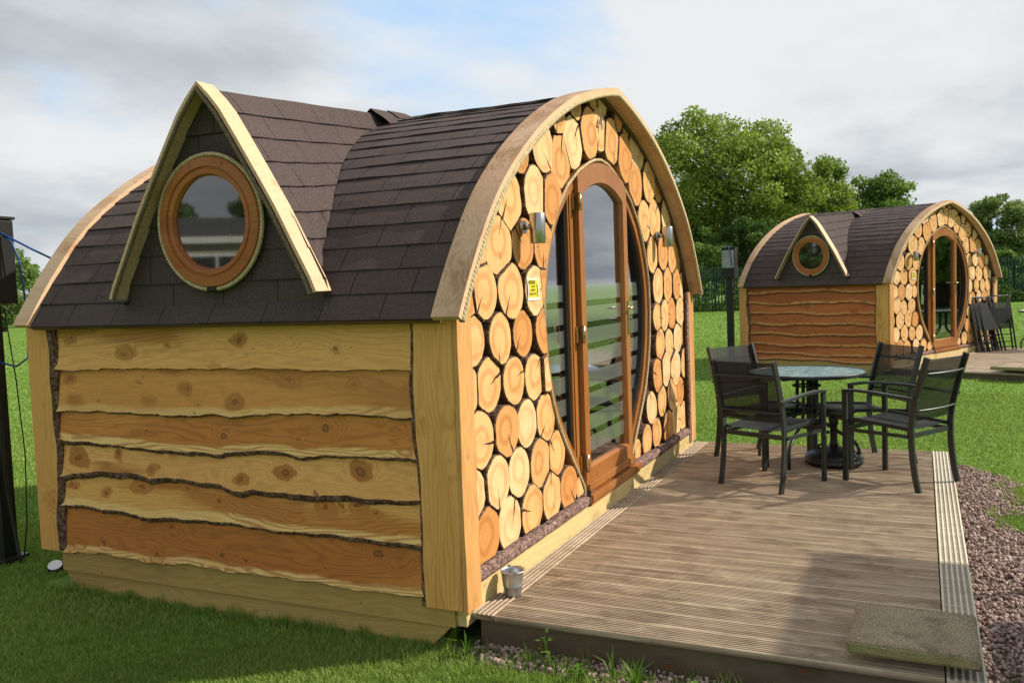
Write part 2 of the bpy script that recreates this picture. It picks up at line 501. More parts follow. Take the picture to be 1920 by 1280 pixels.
def mat_deck(name, a, b, c):
    m, t, out = new_mat(name)
    co = objco(t)
    q = t.scale(co, (1, 0.10, 1))
    n = t.noise(q, 24, 5, 0.65)
    st = t.noise(co, 3.0, 5, 0.65, 0.3)
    pl = t.noise(t.scale(co, (1, 0.5, 1)), 11.0, 4, 0.6)
    rnd = t.n('ObjectInfo').outputs['Random']
    col = t.mix(t.ramp(n, 0.32, 0.7), a, b)
    col = t.mix(t.ramp(st, 0.45, 0.66, 0, 0.55), col, c)
    col = t.mix(t.ramp(pl, 0.56, 0.72, 0, 0.55), col, tuple(min(1, x * 1.4) for x in a))
    kv = t.n('TexVoronoi', dict(feature='F1'), Vector=t.scale(co, (7.0, 2.2, 0.1)), Scale=1.0)
    col = t.mix(t.ramp(kv.outputs['Distance'], 0.09, 0.05, 0, 0.6), col, (0.07, 0.04, 0.025))
    col = t.mix(t.math('MULTIPLY', t.n('Attribute', dict(attribute_name='edge')).outputs['Fac'], 0.8), col, (0.06, 0.042, 0.03))  # grooves and board gaps darkened: dirt plus shade put into the colour
    ln = t.noise(t.scale(co, (1, 0.02, 1)), 95, 3, 0.7)
    col = t.mix(t.ramp(ln, 0.54, 0.66, 0, 0.35), col, tuple(min(1, x * 1.35) for x in a))
    col = t.mix(t.ramp(ln, 0.45, 0.36, 0, 0.35), col, tuple(x * 0.7 for x in c))
    col = t.mix(t.math('MULTIPLY', rnd, 0.25), col, c)
    finish(t, out, col, 0.62, 0, n, 0.35, 0.004, spec=0.35)
    return m

def mat_leaf(name, a, b, trans=0.35):
    m, t, out = new_mat(name)
    at = t.n('Attribute', dict(attribute_name='tint')).outputs['Fac']
    col = t.mix(at, a, b)
    df = t.n('BsdfPrincipled', None, Base_Color=col, Roughness=0.55)
    df.inputs['Specular IOR Level'].default_value = 0.25
    tl = t.n('BsdfTranslucent', None, Color=t.mix(0.5, col, (0.16, 0.26, 0.02)))
    mx = t.n('MixShader', None, i0=trans, i1=df.outputs[0], i2=tl.outputs[0])
    t.put(out, 'Surface', mx.outputs[0])
    return m

def mat_lawn():
    m, t, out = new_mat('lawn_soil')
    co = t.n('TexCoord').outputs['Object']
    n = t.noise(co, 0.35, 5, 0.6)
    n2 = t.noise(co, 14.0, 5, 0.7)
    n3 = t.noise(co, 90.0, 3, 0.7)
    stripe = t.n('SeparateXYZ', None, Vector=t.n('VectorRotate', dict(rotation_type='Z_AXIS'), Vector=co, Angle=R_(12)).outputs[0]).outputs[1]
    st = t.ramp(t.math('SINE', t.math('MULTIPLY', stripe, 3.6)), -0.4, 0.4)
    col = t.mix(t.ramp(n2, 0.3, 0.7), (0.080, 0.180, 0.016), (0.155, 0.280, 0.038))
    col = t.mix(t.ramp(n3, 0.4, 0.75, 0, 0.7), col, (0.180, 0.290, 0.055))
    col = t.mix(t.math('MULTIPLY', st, 0.25), col, (0.150, 0.255, 0.042))
    col = t.mix(t.ramp(n, 0.5, 0.75, 0, 0.35), col, (0.14, 0.17, 0.035))
    finish(t, out, col, 0.85, 0, t.math('ADD', n2, n3), 0.6, 0.03, spec=0.15)
    return m

# wood tones
LARCH = mat_board('larch_board', (0.66, 0.415, 0.155), (0.54, 0.245, 0.070), (0.74, 0.53, 0.25))
KN = [[(2.384, 1.477, 1), (1.677, 1.44, 0.6), (1.175, 1.46, 1.3), (0.593, 1.407, 1), (1.093, 1.415, 0.4), (0.981, 1.422, 0.4), (0.491, 1.42, 0.4)], [(2.407, 1.248, 1.1), (1.551, 1.204, 1.2), (1.883, 1.234, 0.6), (1.221, 1.145, 1.5), (0.883, 1.255, 1.3), (0.501, 1.239, 0.9), (2.181, 1.131, 0.5)], [(1.317, 0.975, 1.2), (0.658, 1.037, 1.6), (1.69, 1.032, 0.5), (0.838, 0.968, 0.5)], [(2.371, 0.808, 1.7), (2.066, 0.84, 1.1), (1.814, 0.776, 1.0), (1.207, 0.752, 1.4), (0.94, 0.806, 1.8), (0.756, 0.721, 1.1), (0.491, 0.831, 1.9)], [(2.446, 0.651, 1.0), (2.17, 0.624, 1.0), (1.915, 0.664, 1.2), (1.363, 0.627, 1.1), (0.611, 0.659, 0.8), (0.525, 0.673, 1.1), (0.699, 0.65, 1.3), (0.414, 0.638, 0.8), (1.597, 0.684, 0.6)], [(2.214, 0.347, 0.8), (1.814, 0.31, 1.2), (1.378, 0.353, 1.1), (1.194, 0.337, 0.8), (0.412, 0.447, 1.4), (1.715, 0.465, 1.3)]]
_pale, _mid, _dk = (0.93, 0.505, 0.165), (0.90, 0.42, 0.112), (0.76, 0.325, 0.074)
_sap = (0.92, 0.60, 0.23)
BOARDM = [mat_board('cladding_pale_top', _pale, (0.52, 0.24, 0.052), None, knots=KN[0], heart=(0.52, 0.64)),
          mat_board('cladding_honey', _mid, (0.48, 0.19, 0.042), _sap, knots=KN[1], heart=(0.46, 0.62)),
          mat_board('cladding_orange', (0.80, 0.37, 0.085), (0.58, 0.215, 0.042), _sap, knots=KN[2], heart=(0.36, 0.56)),
          mat_board('cladding_pale_knotty', _pale, (0.48, 0.185, 0.038), None, knots=KN[3], heart=(0.56, 0.66)),
          mat_board('cladding_streaked', (0.86, 0.48, 0.14), (0.56, 0.215, 0.044), _sap, knots=KN[4], heart=(0.48, 0.58)),
          mat_board('cladding_red_brown', _dk, (0.50, 0.17, 0.032), _sap, knots=KN[5], heart=(0.25, 0.55))]
LARCH2 = mat_board('larch_board_orange', (0.60, 0.32, 0.105), (0.47, 0.185, 0.05), (0.72, 0.48, 0.22), heart=(0.25, 0.55))
REDB = mat_board('stained_board', (0.56, 0.180, 0.042), (0.38, 0.095, 0.020), (0.60, 0.28, 0.08), heart=(0.35, 0.65))
POSTW = mat_board('corner_wood', (0.80, 0.445, 0.135), (0.64, 0.28, 0.070), None, axis='Z', heart=(0.5, 0.75))
POSTF = mat_board('corner_front_wood', (0.66, 0.39, 0.14), (0.56, 0.26, 0.075), None, axis='Z', heart=(0.4, 0.65))
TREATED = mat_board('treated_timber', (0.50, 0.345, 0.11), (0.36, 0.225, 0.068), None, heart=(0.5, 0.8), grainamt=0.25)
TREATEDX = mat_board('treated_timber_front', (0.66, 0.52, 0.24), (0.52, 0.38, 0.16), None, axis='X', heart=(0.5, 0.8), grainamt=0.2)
BARGE = mat_board('barge_wood', (0.70, 0.49, 0.31), (0.60, 0.35, 0.18), None, axis='Y', heart=(0.45, 0.8), grainamt=0.5)
BARGED = mat_board('barge_weathered', (0.62, 0.43, 0.28), (0.42, 0.24, 0.125), None, axis='Z', heart=(0.4, 0.7), grainamt=0.7)
BARK = mat_bark('bark', (0.085, 0.045, 0.028), (0.28, 0.17, 0.115), 26)
BARKP = mat_bark('bark_pink', (0.15, 0.085, 0.07), (0.42, 0.29, 0.25), 34)
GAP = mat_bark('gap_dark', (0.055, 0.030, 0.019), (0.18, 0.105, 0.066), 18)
SAWN = mat_plain('sawn_wood', (0.42, 0.20, 0.075), 0.75, 0, 0.35, 14)
END = mat_endgrain('log_end_grain')
SHING = mat_shingle('roof_shingle')
DOORW = mat_board('door_wood', (0.37, 0.150, 0.040), (0.27, 0.098, 0.024), None, axis='Z', heart=(0.4, 0.7), rough=0.35, knot=(0.20, 0.06, 0.014), grainamt=0.35)
WINW = mat_board('round_window_wood', (0.42, 0.150, 0.034), (0.33, 0.095, 0.02), None, axis='Y', heart=(0.4, 0.7), rough=0.45, knot=(0.22, 0.06, 0.014), grainamt=0.35)
RUBBER = mat_plain('black_rubber', (0.012, 0.011, 0.011), 0.5)
ROPE = mat_plain('rope_fibre', (0.62, 0.50, 0.29), 0.9, 0, 0.35, 60, 0.6)
ROPED = mat_plain('rope_dark', (0.20, 0.15, 0.085), 0.85, 0, 0.4, 60, 0.6)
GLASS = mat_glass('door_glass', 0.27, (0.62, 0.68, 0.66), boost=1.15)
GLASSW = mat_glass('round_window_glass', 0.11, (0.55, 0.58, 0.55), 0.03)
FILM = mat_film('frosted_film')
BRASS = mat_plain('brass', (0.55, 0.47, 0.28), 0.25, 1.0, 0.2)
STEEL = mat_plain('brushed_steel', (0.50, 0.49, 0.48), 0.30, 1.0, 0.12)
ZINC = mat_plain('galvanised_zinc', (0.50, 0.53, 0.56), 0.38, 0.9, 0.25, 18)
DARKIN = mat_plain('interior_lining', (0.16, 0.085, 0.04), 0.7, 0, 0.3, 4)
BLACKM = mat_plain('dark_grey_metal', (0.040, 0.046, 0.046), 0.42, 0.35, 0.2, 10, spec=0.5)
BLACKP = mat_plain('black_plastic', (0.013, 0.014, 0.015), 0.42, 0, 0.3, 12)
TEXT = mat_mesh('textilene_mesh', 0.13)
SEATF = mat_mesh('textilene_seat', 0.06)
YELLOW = mat_plain('sign_yellow', (0.82, 0.68, 0.03), 0.5, 0, 0.06)
WHITE = mat_plain('white_plastic', (0.78, 0.78, 0.76), 0.5, 0, 0.08)
INK = mat_plain('sign_ink', (0.02, 0.02, 0.015), 0.5, 0, 0.1)
DECKM = mat_deck('deck_wood', (0.63, 0.52, 0.375), (0.42, 0.315, 0.21), (0.21, 0.135, 0.085))
DECKL = mat_deck('far_deck_wood', (0.74, 0.63, 0.49), (0.56, 0.45, 0.33), (0.36, 0.26, 0.17))
DECKE = mat_deck('deck_edge_wood', (0.72, 0.68, 0.54), (0.62, 0.57, 0.44), (0.52, 0.46, 0.34))
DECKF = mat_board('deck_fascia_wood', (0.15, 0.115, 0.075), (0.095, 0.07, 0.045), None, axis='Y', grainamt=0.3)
BLUEC = mat_plain('blue_cable', (0.02, 0.07, 0.26), 0.4)
GREYB = mat_plain('grey_panel', (0.34, 0.36, 0.38), 0.5)
PALIS = mat_plain('green_fence_paint', (0.010, 0.055, 0.040), 0.5, 0, 0.3)
LAWN = mat_lawn()
GRASS = mat_leaf('grass_blades', (0.125, 0.240, 0.030), (0.360, 0.470, 0.115), 0.35)
WEED = mat_leaf('weed_leaf', (0.055, 0.15, 0.016), (0.14, 0.25, 0.03), 0.35)
def mat_gravel():
    m, t, out = new_mat('gravel_stones')
    at = t.n('Attribute', dict(attribute_name='tint')).outputs['Fac']
    co = t.n('TexCoord').outputs['Object']
    col = t.mix(at, (0.25, 0.165, 0.145), (0.54, 0.40, 0.35))
    col = t.mix(t.ramp(at, 0.86, 0.9), col, (0.56, 0.48, 0.40))
    col = t.mix(t.ramp(t.noise(co, 60, 3), 0.4, 0.7, 0, 0.5), col, (0.22, 0.15, 0.13))
    finish(t, out, col, 0.85, 0, t.noise(co, 120, 3), 0.5, 0.004, spec=0.25)
    return m
GRAVEL = mat_gravel()
GRAVELB = mat_plain('gravel_bed_soil', (0.17, 0.12, 0.10), 0.95, 0, 0.5, 30, 0.8)
def mat_slab():
    m, t, out = new_mat('paving_slab_stone')
    co = t.n('TexCoord').outputs['Object']
    n = t.noise(co, 7, 5, 0.65)
    n2 = t.noise(co, 140, 3, 0.7)
    n3 = t.noise(t.vmath('ADD', co, (4, 1, 2)), 4, 4, 0.6, 0.6)
    col = t.mix(t.ramp(n, 0.35, 0.7), (0.30, 0.25, 0.17), (0.23, 0.185, 0.13))
    col = t.mix(t.ramp(n2, 0.5, 0.62, 0, 0.9), col, (0.50, 0.43, 0.28))
    col = t.mix(t.ramp(n2, 0.45, 0.3, 0, 0.6), col, (0.10, 0.07, 0.045))
    col = t.mix(t.ramp(n3, 0.58, 0.7, 0, 0.55), col, (0.11, 0.09, 0.07))
    nz = t.math('ABSOLUTE', t.n('SeparateXYZ', None, Vector=t.n('NewGeometry').outputs['Normal']).outputs[2])
    col = t.mix(t.ramp(nz, 0.6, 0.2, 0, 0.6), col, (0.27, 0.26, 0.08))
    finish(t, out, col, 0.9, 0, n2, 0.6, 0.006, spec=0.2)
    return m
SLAB = mat_slab()
def mat_tabletop():
    m, t, out = new_mat('rippled_table_glass')
    co = t.n('TexCoord').outputs['Object']
    v = t.n('TexVoronoi', dict(feature='SMOOTH_F1'), Vector=t.vmath('ADD', co, t.scale(t.n('TexNoise', None, Vector=co, Scale=9.0).outputs[1], (0.09, 0.09, 0.09))), Scale=24.0).outputs['Distance']
    n = t.noise(co, 12, 4, 0.7, 1.2)
    col = t.mix(t.ramp(n, 0.3, 0.7), (0.07, 0.19, 0.22), (0.30, 0.46, 0.48))
    col = t.mix(t.ramp(v, 0.5, 0.75, 0, 0.6), col, (0.50, 0.62, 0.62))
    col = t.mix(t.ramp(v, 0.25, 0.1, 0, 0.5), col, (0.03, 0.06, 0.06))
    finish(t, out, col, 0.12, 0, t.math('ADD', v, n), 0.4, 0.008, spec=0.6)
    return m
TGLASS = mat_tabletop()
# ------------------------------------------------------------------ cabin
XC, CZ = 2.13, 1.45
ARCH = [(2.300, 1.555), (2.245, 1.65), (2.180, 1.745), (2.062, 1.902), (1.965, 2.02), (1.853, 2.138), (1.715, 2.248), (1.56, 2.358), (1.361, 2.480), (1.115, 2.608), (0.80, 2.738), (0.43, 2.842), (0.16, 2.902), (0.0, 2.925)]
def arch_z(x):
    return interp(abs(x - XC), [(a, b) for a, b in ARCH[::-1]])
def arch_path(n=72, off=0.0, x_sign=None):
    """points (x,z) from the left eave over the apex to the right eave, moved inwards by off"""
    half = np.array(ARCH)
    seg = np.linalg.norm(np.diff(half, axis=0), axis=1)
    L = np.concatenate([[0], np.cumsum(seg)])
    s_ = np.linspace(0, L[-1], n // 2 + 1)
    # smooth the measured points a little
    X = np.interp(s_, L, half[:, 0]); Z = np.interp(s_, L, half[:, 1])
    for _ in range(6):
        X[1:-1] = (X[:-2] + 2 * X[1:-1] + X[2:]) / 4
        Z[1:-1] = (Z[:-2] + 2 * Z[1:-1] + Z[2:]) / 4
    T = np.stack([np.gradient(X), np.gradient(Z)], 1); T /= np.linalg.norm(T, axis=1)[:, None]
    N = np.stack([T[:, 1], -T[:, 0]], 1)      # outwards for the half with dx>0
    X2 = X - N[:, 0] * off; Z2 = Z - N[:, 1] * off
    X2[-1] = 0.0
    left = [(XC - a, b) for a, b in zip(X2, Z2)]
    right = [(XC + a, b) for a, b in zip(X2, Z2)][::-1]
    return left, right
OPEN = [(0.30, 0.50), (0.41, 0.50), (0.52, 0.60), (0.62, 0.69), (0.72, 0.78), (0.85, 0.885), (1.0, 0.965), (1.2, 1.035), (1.45, 1.065), (1.65, 1.05), (1.80, 1.005), (1.95, 0.93), (2.1, 0.825), (2.26, 0.635), (2.37, 0.43), (2.44, 0.235), (2.475, 0.10), (2.482, 0.0)]
def open_outline(off=0.0, zmin=0.30, n=9):
    pts = []
    zs = np.concatenate([np.linspace(zmin, 2.2, 44), np.linspace(2.22, 2.482, 22)])
    r_ = [(XC + interp(z, OPEN), z) for z in zs]
    pts = r_ + [(2 * XC - x, z) for x, z in r_[::-1][1:]]
    P = np.array(pts)
    T = np.gradient(P, axis=0); T /= np.linalg.norm(T, axis=1)[:, None]
    N = np.stack([T[:, 1], -T[:, 0]], 1)
    P = P + N * off
    return [tuple(p) for p in P]     # from bottom right, over the top, to bottom left

LOGS = [[0.202, 1.424, 0.124], [0.477, 1.418, 0.126], [0.783, 1.422, 0.123], [1.057, 1.422, 0.129], [0.015, 1.394, 0.073], [0.112, 1.191, 0.134], [0.355, 1.2, 0.131], [0.627, 1.19, 0.125], [0.918, 1.178, 0.126], [1.067, 1.18, 0.103], [0.235, 0.951, 0.139], [0.512, 0.951, 0.128], [0.788, 0.943, 0.127], [1.05, 0.938, 0.134], [0.033, 0.948, 0.079], [0.125, 0.708, 0.133], [0.384, 0.72, 0.13], [0.653, 0.71, 0.13], [0.941, 0.702, 0.135], [1.201, 0.707, 0.128], [0.238, 0.487, 0.136], [0.519, 0.477, 0.134], [0.798, 0.476, 0.135], [1.079, 0.483, 0.136], [1.343, 0.473, 0.128], [1.56, 0.424, 0.073], [0.323, 1.651, 0.132], [0.624, 1.65, 0.143], [0.922, 1.646, 0.132], [1.072, 1.664, 0.108], [0.142, 1.605, 0.095], [0.516, 1.878, 0.148], [0.814, 1.894, 0.134], [1.086, 1.886, 0.135], [0.671, 2.118, 0.152], [0.975, 2.169, 0.147], [1.213, 2.151, 0.144], [0.279, 1.872, 0.102], [0.803, 2.367, 0.107], [1.131, 2.441, 0.147], [1.404, 2.388, 0.158], [1.62, 2.525, 0.157], [1.898, 2.619, 0.158], [1.374, 2.633, 0.1], [1.679, 2.764, 0.102], [1.961, 2.859, 0.086], [2.083, 2.665, 0.141], [2.307, 2.618, 0.157], [2.612, 2.544, 0.168], [2.858, 2.387, 0.163], [2.936, 2.644, 0.16], [2.193, 2.851, 0.09], [2.474, 2.787, 0.086], [2.694, 2.744, 0.062], [3.196, 2.424, 0.157], [3.525, 2.427, 0.133], [3.084, 2.126, 0.152], [3.376, 2.149, 0.16], [3.707, 2.204, 0.144], [3.956, 2.119, 0.12], [3.286, 1.873, 0.143], [3.566, 1.89, 0.134], [3.869, 1.879, 0.151], [4.129, 1.847, 0.123], [3.429, 1.627, 0.141], [3.705, 1.633, 0.141], [3.97, 1.633, 0.131], [4.21, 1.618, 0.132], [3.367, 1.386, 0.111], [3.567, 1.387, 0.125], [3.811, 1.395, 0.128], [4.07, 1.395, 0.124], [4.287, 1.418, 0.118], [3.434, 1.163, 0.123], [3.744, 1.14, 0.128], [3.991, 1.175, 0.129], [4.236, 1.191, 0.121], [3.357, 0.921, 0.136], [3.567, 0.949, 0.139], [3.874, 0.929, 0.15], [4.201, 0.944, 0.13], [4.039, 0.709, 0.128], [4.28, 0.713, 0.122], [3.16, 0.689, 0.126], [3.429, 0.708, 0.124], [3.731, 0.723, 0.132], [4.121, 0.486, 0.128], [4.304, 0.481, 0.097], [3.016, 0.46, 0.121], [3.29, 0.471, 0.122], [3.625, 0.463, 0.141], [3.874, 0.491, 0.145], [2.778, 0.427, 0.086]]
EDGES = [[[2.563, 1.3], [2.311, 1.296], [2.108, 1.309], [1.485, 1.311], [1.34, 1.313], [1.292, 1.313], [1.005, 1.317], [0.642, 1.309], [0.352, 1.316], [0.186, 1.313]], [[2.551, 1.066], [2.13, 1.074], [1.808, 1.069], [1.579, 1.066], [1.357, 1.082], [1.309, 1.079], [1.222, 1.068], [1.12, 1.085], [0.881, 1.098], [0.487, 1.108], [0.278, 1.097], [0.185, 1.1]], [[2.541, 0.899], [2.314, 0.902], [2.048, 0.89], [1.824, 0.882], [1.624, 0.88], [1.445, 0.882], [1.324, 0.878], [1.175, 0.904], [0.949, 0.912], [0.841, 0.884], [0.759, 0.899], [0.499, 0.909], [0.194, 0.912]], [[2.535, 0.694], [2.331, 0.725], [2.244, 0.739], [1.995, 0.746], [1.899, 0.743], [1.822, 0.718], [1.712, 0.739], [1.531, 0.73], [1.336, 0.72], [1.249, 0.691], [1.191, 0.692], [1.132, 0.71], [0.99, 0.703], [0.798, 0.707], [0.759, 0.69], [0.704, 0.714], [0.561, 0.717], [0.409, 0.71], [0.19, 0.721]], [[2.525, 0.526], [2.383, 0.543], [2.264, 0.533], [2.015, 0.528], [1.872, 0.503], [1.761, 0.521], [1.547, 0.523], [1.35, 0.53], [1.202, 0.524], [1.031, 0.512], [0.851, 0.516], [0.65, 0.526], [0.395, 0.516], [0.188, 0.517]], [[2.516, 0.257], [2.236, 0.281], [2.037, 0.273], [1.814, 0.26], [1.611, 0.286], [1.418, 0.277], [1.369, 0.269], [1.191, 0.278], [0.935, 0.278], [0.731, 0.281], [0.561, 0.264], [0.458, 0.273], [0.19, 0.275]]]

def clip(poly, n, d):
    """keep the part where p.n <= d; poly is list of (x,z,flag)"""
    out = []
    m = len(poly)
    for i in range(m):
        a, b = poly[i], poly[(i + 1) % m]
        da = a[0] * n[0] + a[1] * n[1] - d; db = b[0] * n[0] + b[1] * n[1] - d
        if da <= 0: out.append(a)
        if (da < 0) != (db < 0) and da != db:
            f = da / (da - db)
            out.append((a[0] + (b[0] - a[0]) * f, a[1] + (b[1] - a[1]) * f))
    return out

def make_logs(root, logs, seed):
    rr = random.Random(seed)
    oo = np.array(open_outline(0.012))
    To = np.gradient(oo, axis=0); To /= np.linalg.norm(To, axis=1)[:, None]
    No = np.stack([To[:, 1], -To[:, 0]], 1)          # pointing away from the opening
    l_, r2_ = arch_path(72, 0.055)
    ar = np.array(l_ + r2_[1:])
    Ta = np.gradient(ar, axis=0); Ta /= np.linalg.norm(Ta, axis=1)[:, None]
    Na = np.stack([-Ta[:, 1], Ta[:, 0]], 1)
    for i, (cx, cz, r) in enumerate(logs):
        n = 44
        ph = [rr.uniform(0, 6.28) for _ in range(4)]
        am = [rr.uniform(0.0, 0.03), rr.uniform(0, 0.022), rr.uniform(0, 0.014), rr.uniform(0, 0.008)]
        sx_ = rr.uniform(0.97, 1.06)
        poly = []
        for k in range(n):
            a = 2 * math.pi * k / n
            q = r * 1.04 * (1 + sum(am[j] * math.sin((j + 2) * a + ph[j]) for j in range(4)))
            poly.append((cx + q * math.cos(a) * sx_, cz + q * math.sin(a)))
        for j, (ox, oz, o_r) in enumerate(logs):
            if j == i: continue
            dx, dz = ox - cx, oz - cz
            D = math.hypot(dx, dz)
            if D > r + o_r + 0.02 or D < 1e-6: continue
            dd = (D * D + r * r - o_r * o_r) / (2 * D) - 0.0020
            poly = clip(poly, (dx / D, dz / D), dd + (cx * dx + cz * dz) / D)
            if len(poly) < 3: break
        if len(poly) < 3: continue
        # opening: straight cuts at the nearest outline points
        for q in range(len(oo)):
            if math.hypot(oo[q][0] - cx, oo[q][1] - cz) < r * 1.1 and len(poly) >= 3:
                near = min(range(len(oo)), key=lambda k: (oo[k][0] - cx) ** 2 + (oo[k][1] - cz) ** 2)
                for k in (near,):
                    poly = clip(poly, (-No[k][0], -No[k][1]), -(No[k][0] * oo[k][0] + No[k][1] * oo[k][1]))
                    if len(poly) < 3: break
                break
        for k in range(0, len(ar), 2):
            if math.hypot(ar[k][0] - cx, ar[k][1] - cz) < r * 1.3 and len(poly) >= 3:
                poly = clip(poly, (Na[k][0], Na[k][1]), Na[k][0] * ar[k][0] + Na[k][1] * ar[k][1])
        for nn, dd in (((-1, 0), -0.095), ((1, 0), 4.19), ((0, -1), -0.368)):
            if len(poly) >= 3: poly = clip(poly, nn, dd)
        if len(poly) < 3: continue
        P = np.array(poly)
        area = 0.5 * abs(np.sum(P[:, 0] * np.roll(P[:, 1], -1) - P[:, 1] * np.roll(P[:, 0], -1)))
        if area < 0.0012: continue
        # orient counter-clockwise and resample
        if np.sum(P[:, 0] * np.roll(P[:, 1], -1) - P[:, 1] * np.roll(P[:, 0], -1)) < 0:
            P = P[::-1]
        keep = [0]
        for k in range(1, len(P)):
            if np.linalg.norm(P[k] - P[keep[-1]]) > 0.002: keep.append(k)
        P = P[keep]
        Q = []
        for k in range(len(P)):
            a, b = P[k], P[(k + 1) % len(P)]
            m = max(1, int(np.linalg.norm(b - a) / 0.018))
            for s_ in range(m):
                Q.append(a + (b - a) * s_ / m)
        Q = np.array(Q)
        for k in range(len(Q)):       # ragged bark rim
            j_ = rr.uniform(-0.0016, 0.0016)
            Q[k] += (Q[k] - np.array((cx, cz))) / max(r, 0.05) * j_
        c = Q.mean(0)
        yo = rr.uniform(-0.012, 0.010)
        tx, tz = rr.uniform(-0.03, 0.03), rr.uniform(-0.03, 0.03)
        if math.hypot(cx - 0.86, cz - 1.65) < 0.09:
            yo, tx, tz = -0.010, 0.0, 0.0
        ins = max(0.5, 1 - 0.0055 / math.sqrt(area / math.pi))
        n = len(Q)
        V = []
        for s_, y in ((ins, 0.0), (1.0, 0.004), (1.0, 0.052)):
            for q in Q:
                x = c[0] + (q[0] - c[0]) * s_ - cx; z = c[1] + (q[1] - c[1]) * s_ - cz
                V.append((x, y + yo + (tx * x + tz * z if y < 0.1 else 0), z))
        F = [tuple(range(n))]; MI = [0]
        for k in range(n):
            k2 = (k + 1) % n
            F.append((k, n + k, n + k2, k2)); MI.append(1)
            on_open = any(math.hypot(oo[j][0] - (Q[k][0] + Q[k2][0]) / 2, oo[j][1] - (Q[k][1] + Q[k2][1]) / 2) < 0.045 for j in range(len(oo)))
            F.append((n + k, 2 * n + k, 2 * n + k2, n + k2)); MI.append(2 if on_open else 1)
        mb = MB(); mb.v = V; mb.at = [0.0] * len(V); mb.f = F; mb.mi = MI; mb.sm = [False] * len(F); mb.uv = [(0, 0)] * sum(len(f) for f in F)
        o = mb.build('log_end', [END, BARK, SAWN], root)
        o.location = (cx, 0, cz)

DY = 1.24      # middle of the dormer along the side
FR = [(0.655, 1.689), (0.545, 1.88), (0.437, 2.072), (0.322, 2.25), (0.210, 2.42), (0.122, 2.55), (0.02, 2.665), (0.0, 2.682)]   # half width, height
def fr_half(z):
    return interp(z, [(b, a) for a, b in FR])
VAL = [(-0.14, 0.60, 1.66), (-0.0256, 0.671, 1.747), (0.079, 0.742, 1.878), (0.172, 0.790, 2.015), (0.262, 0.827, 2.129), (0.4575, 0.925, 2.29), (0.70, 1.045, 2.443), (1.05, 1.17, 2.605), (1.40, 1.22, 2.725), (1.70, 1.24, 2.835)]

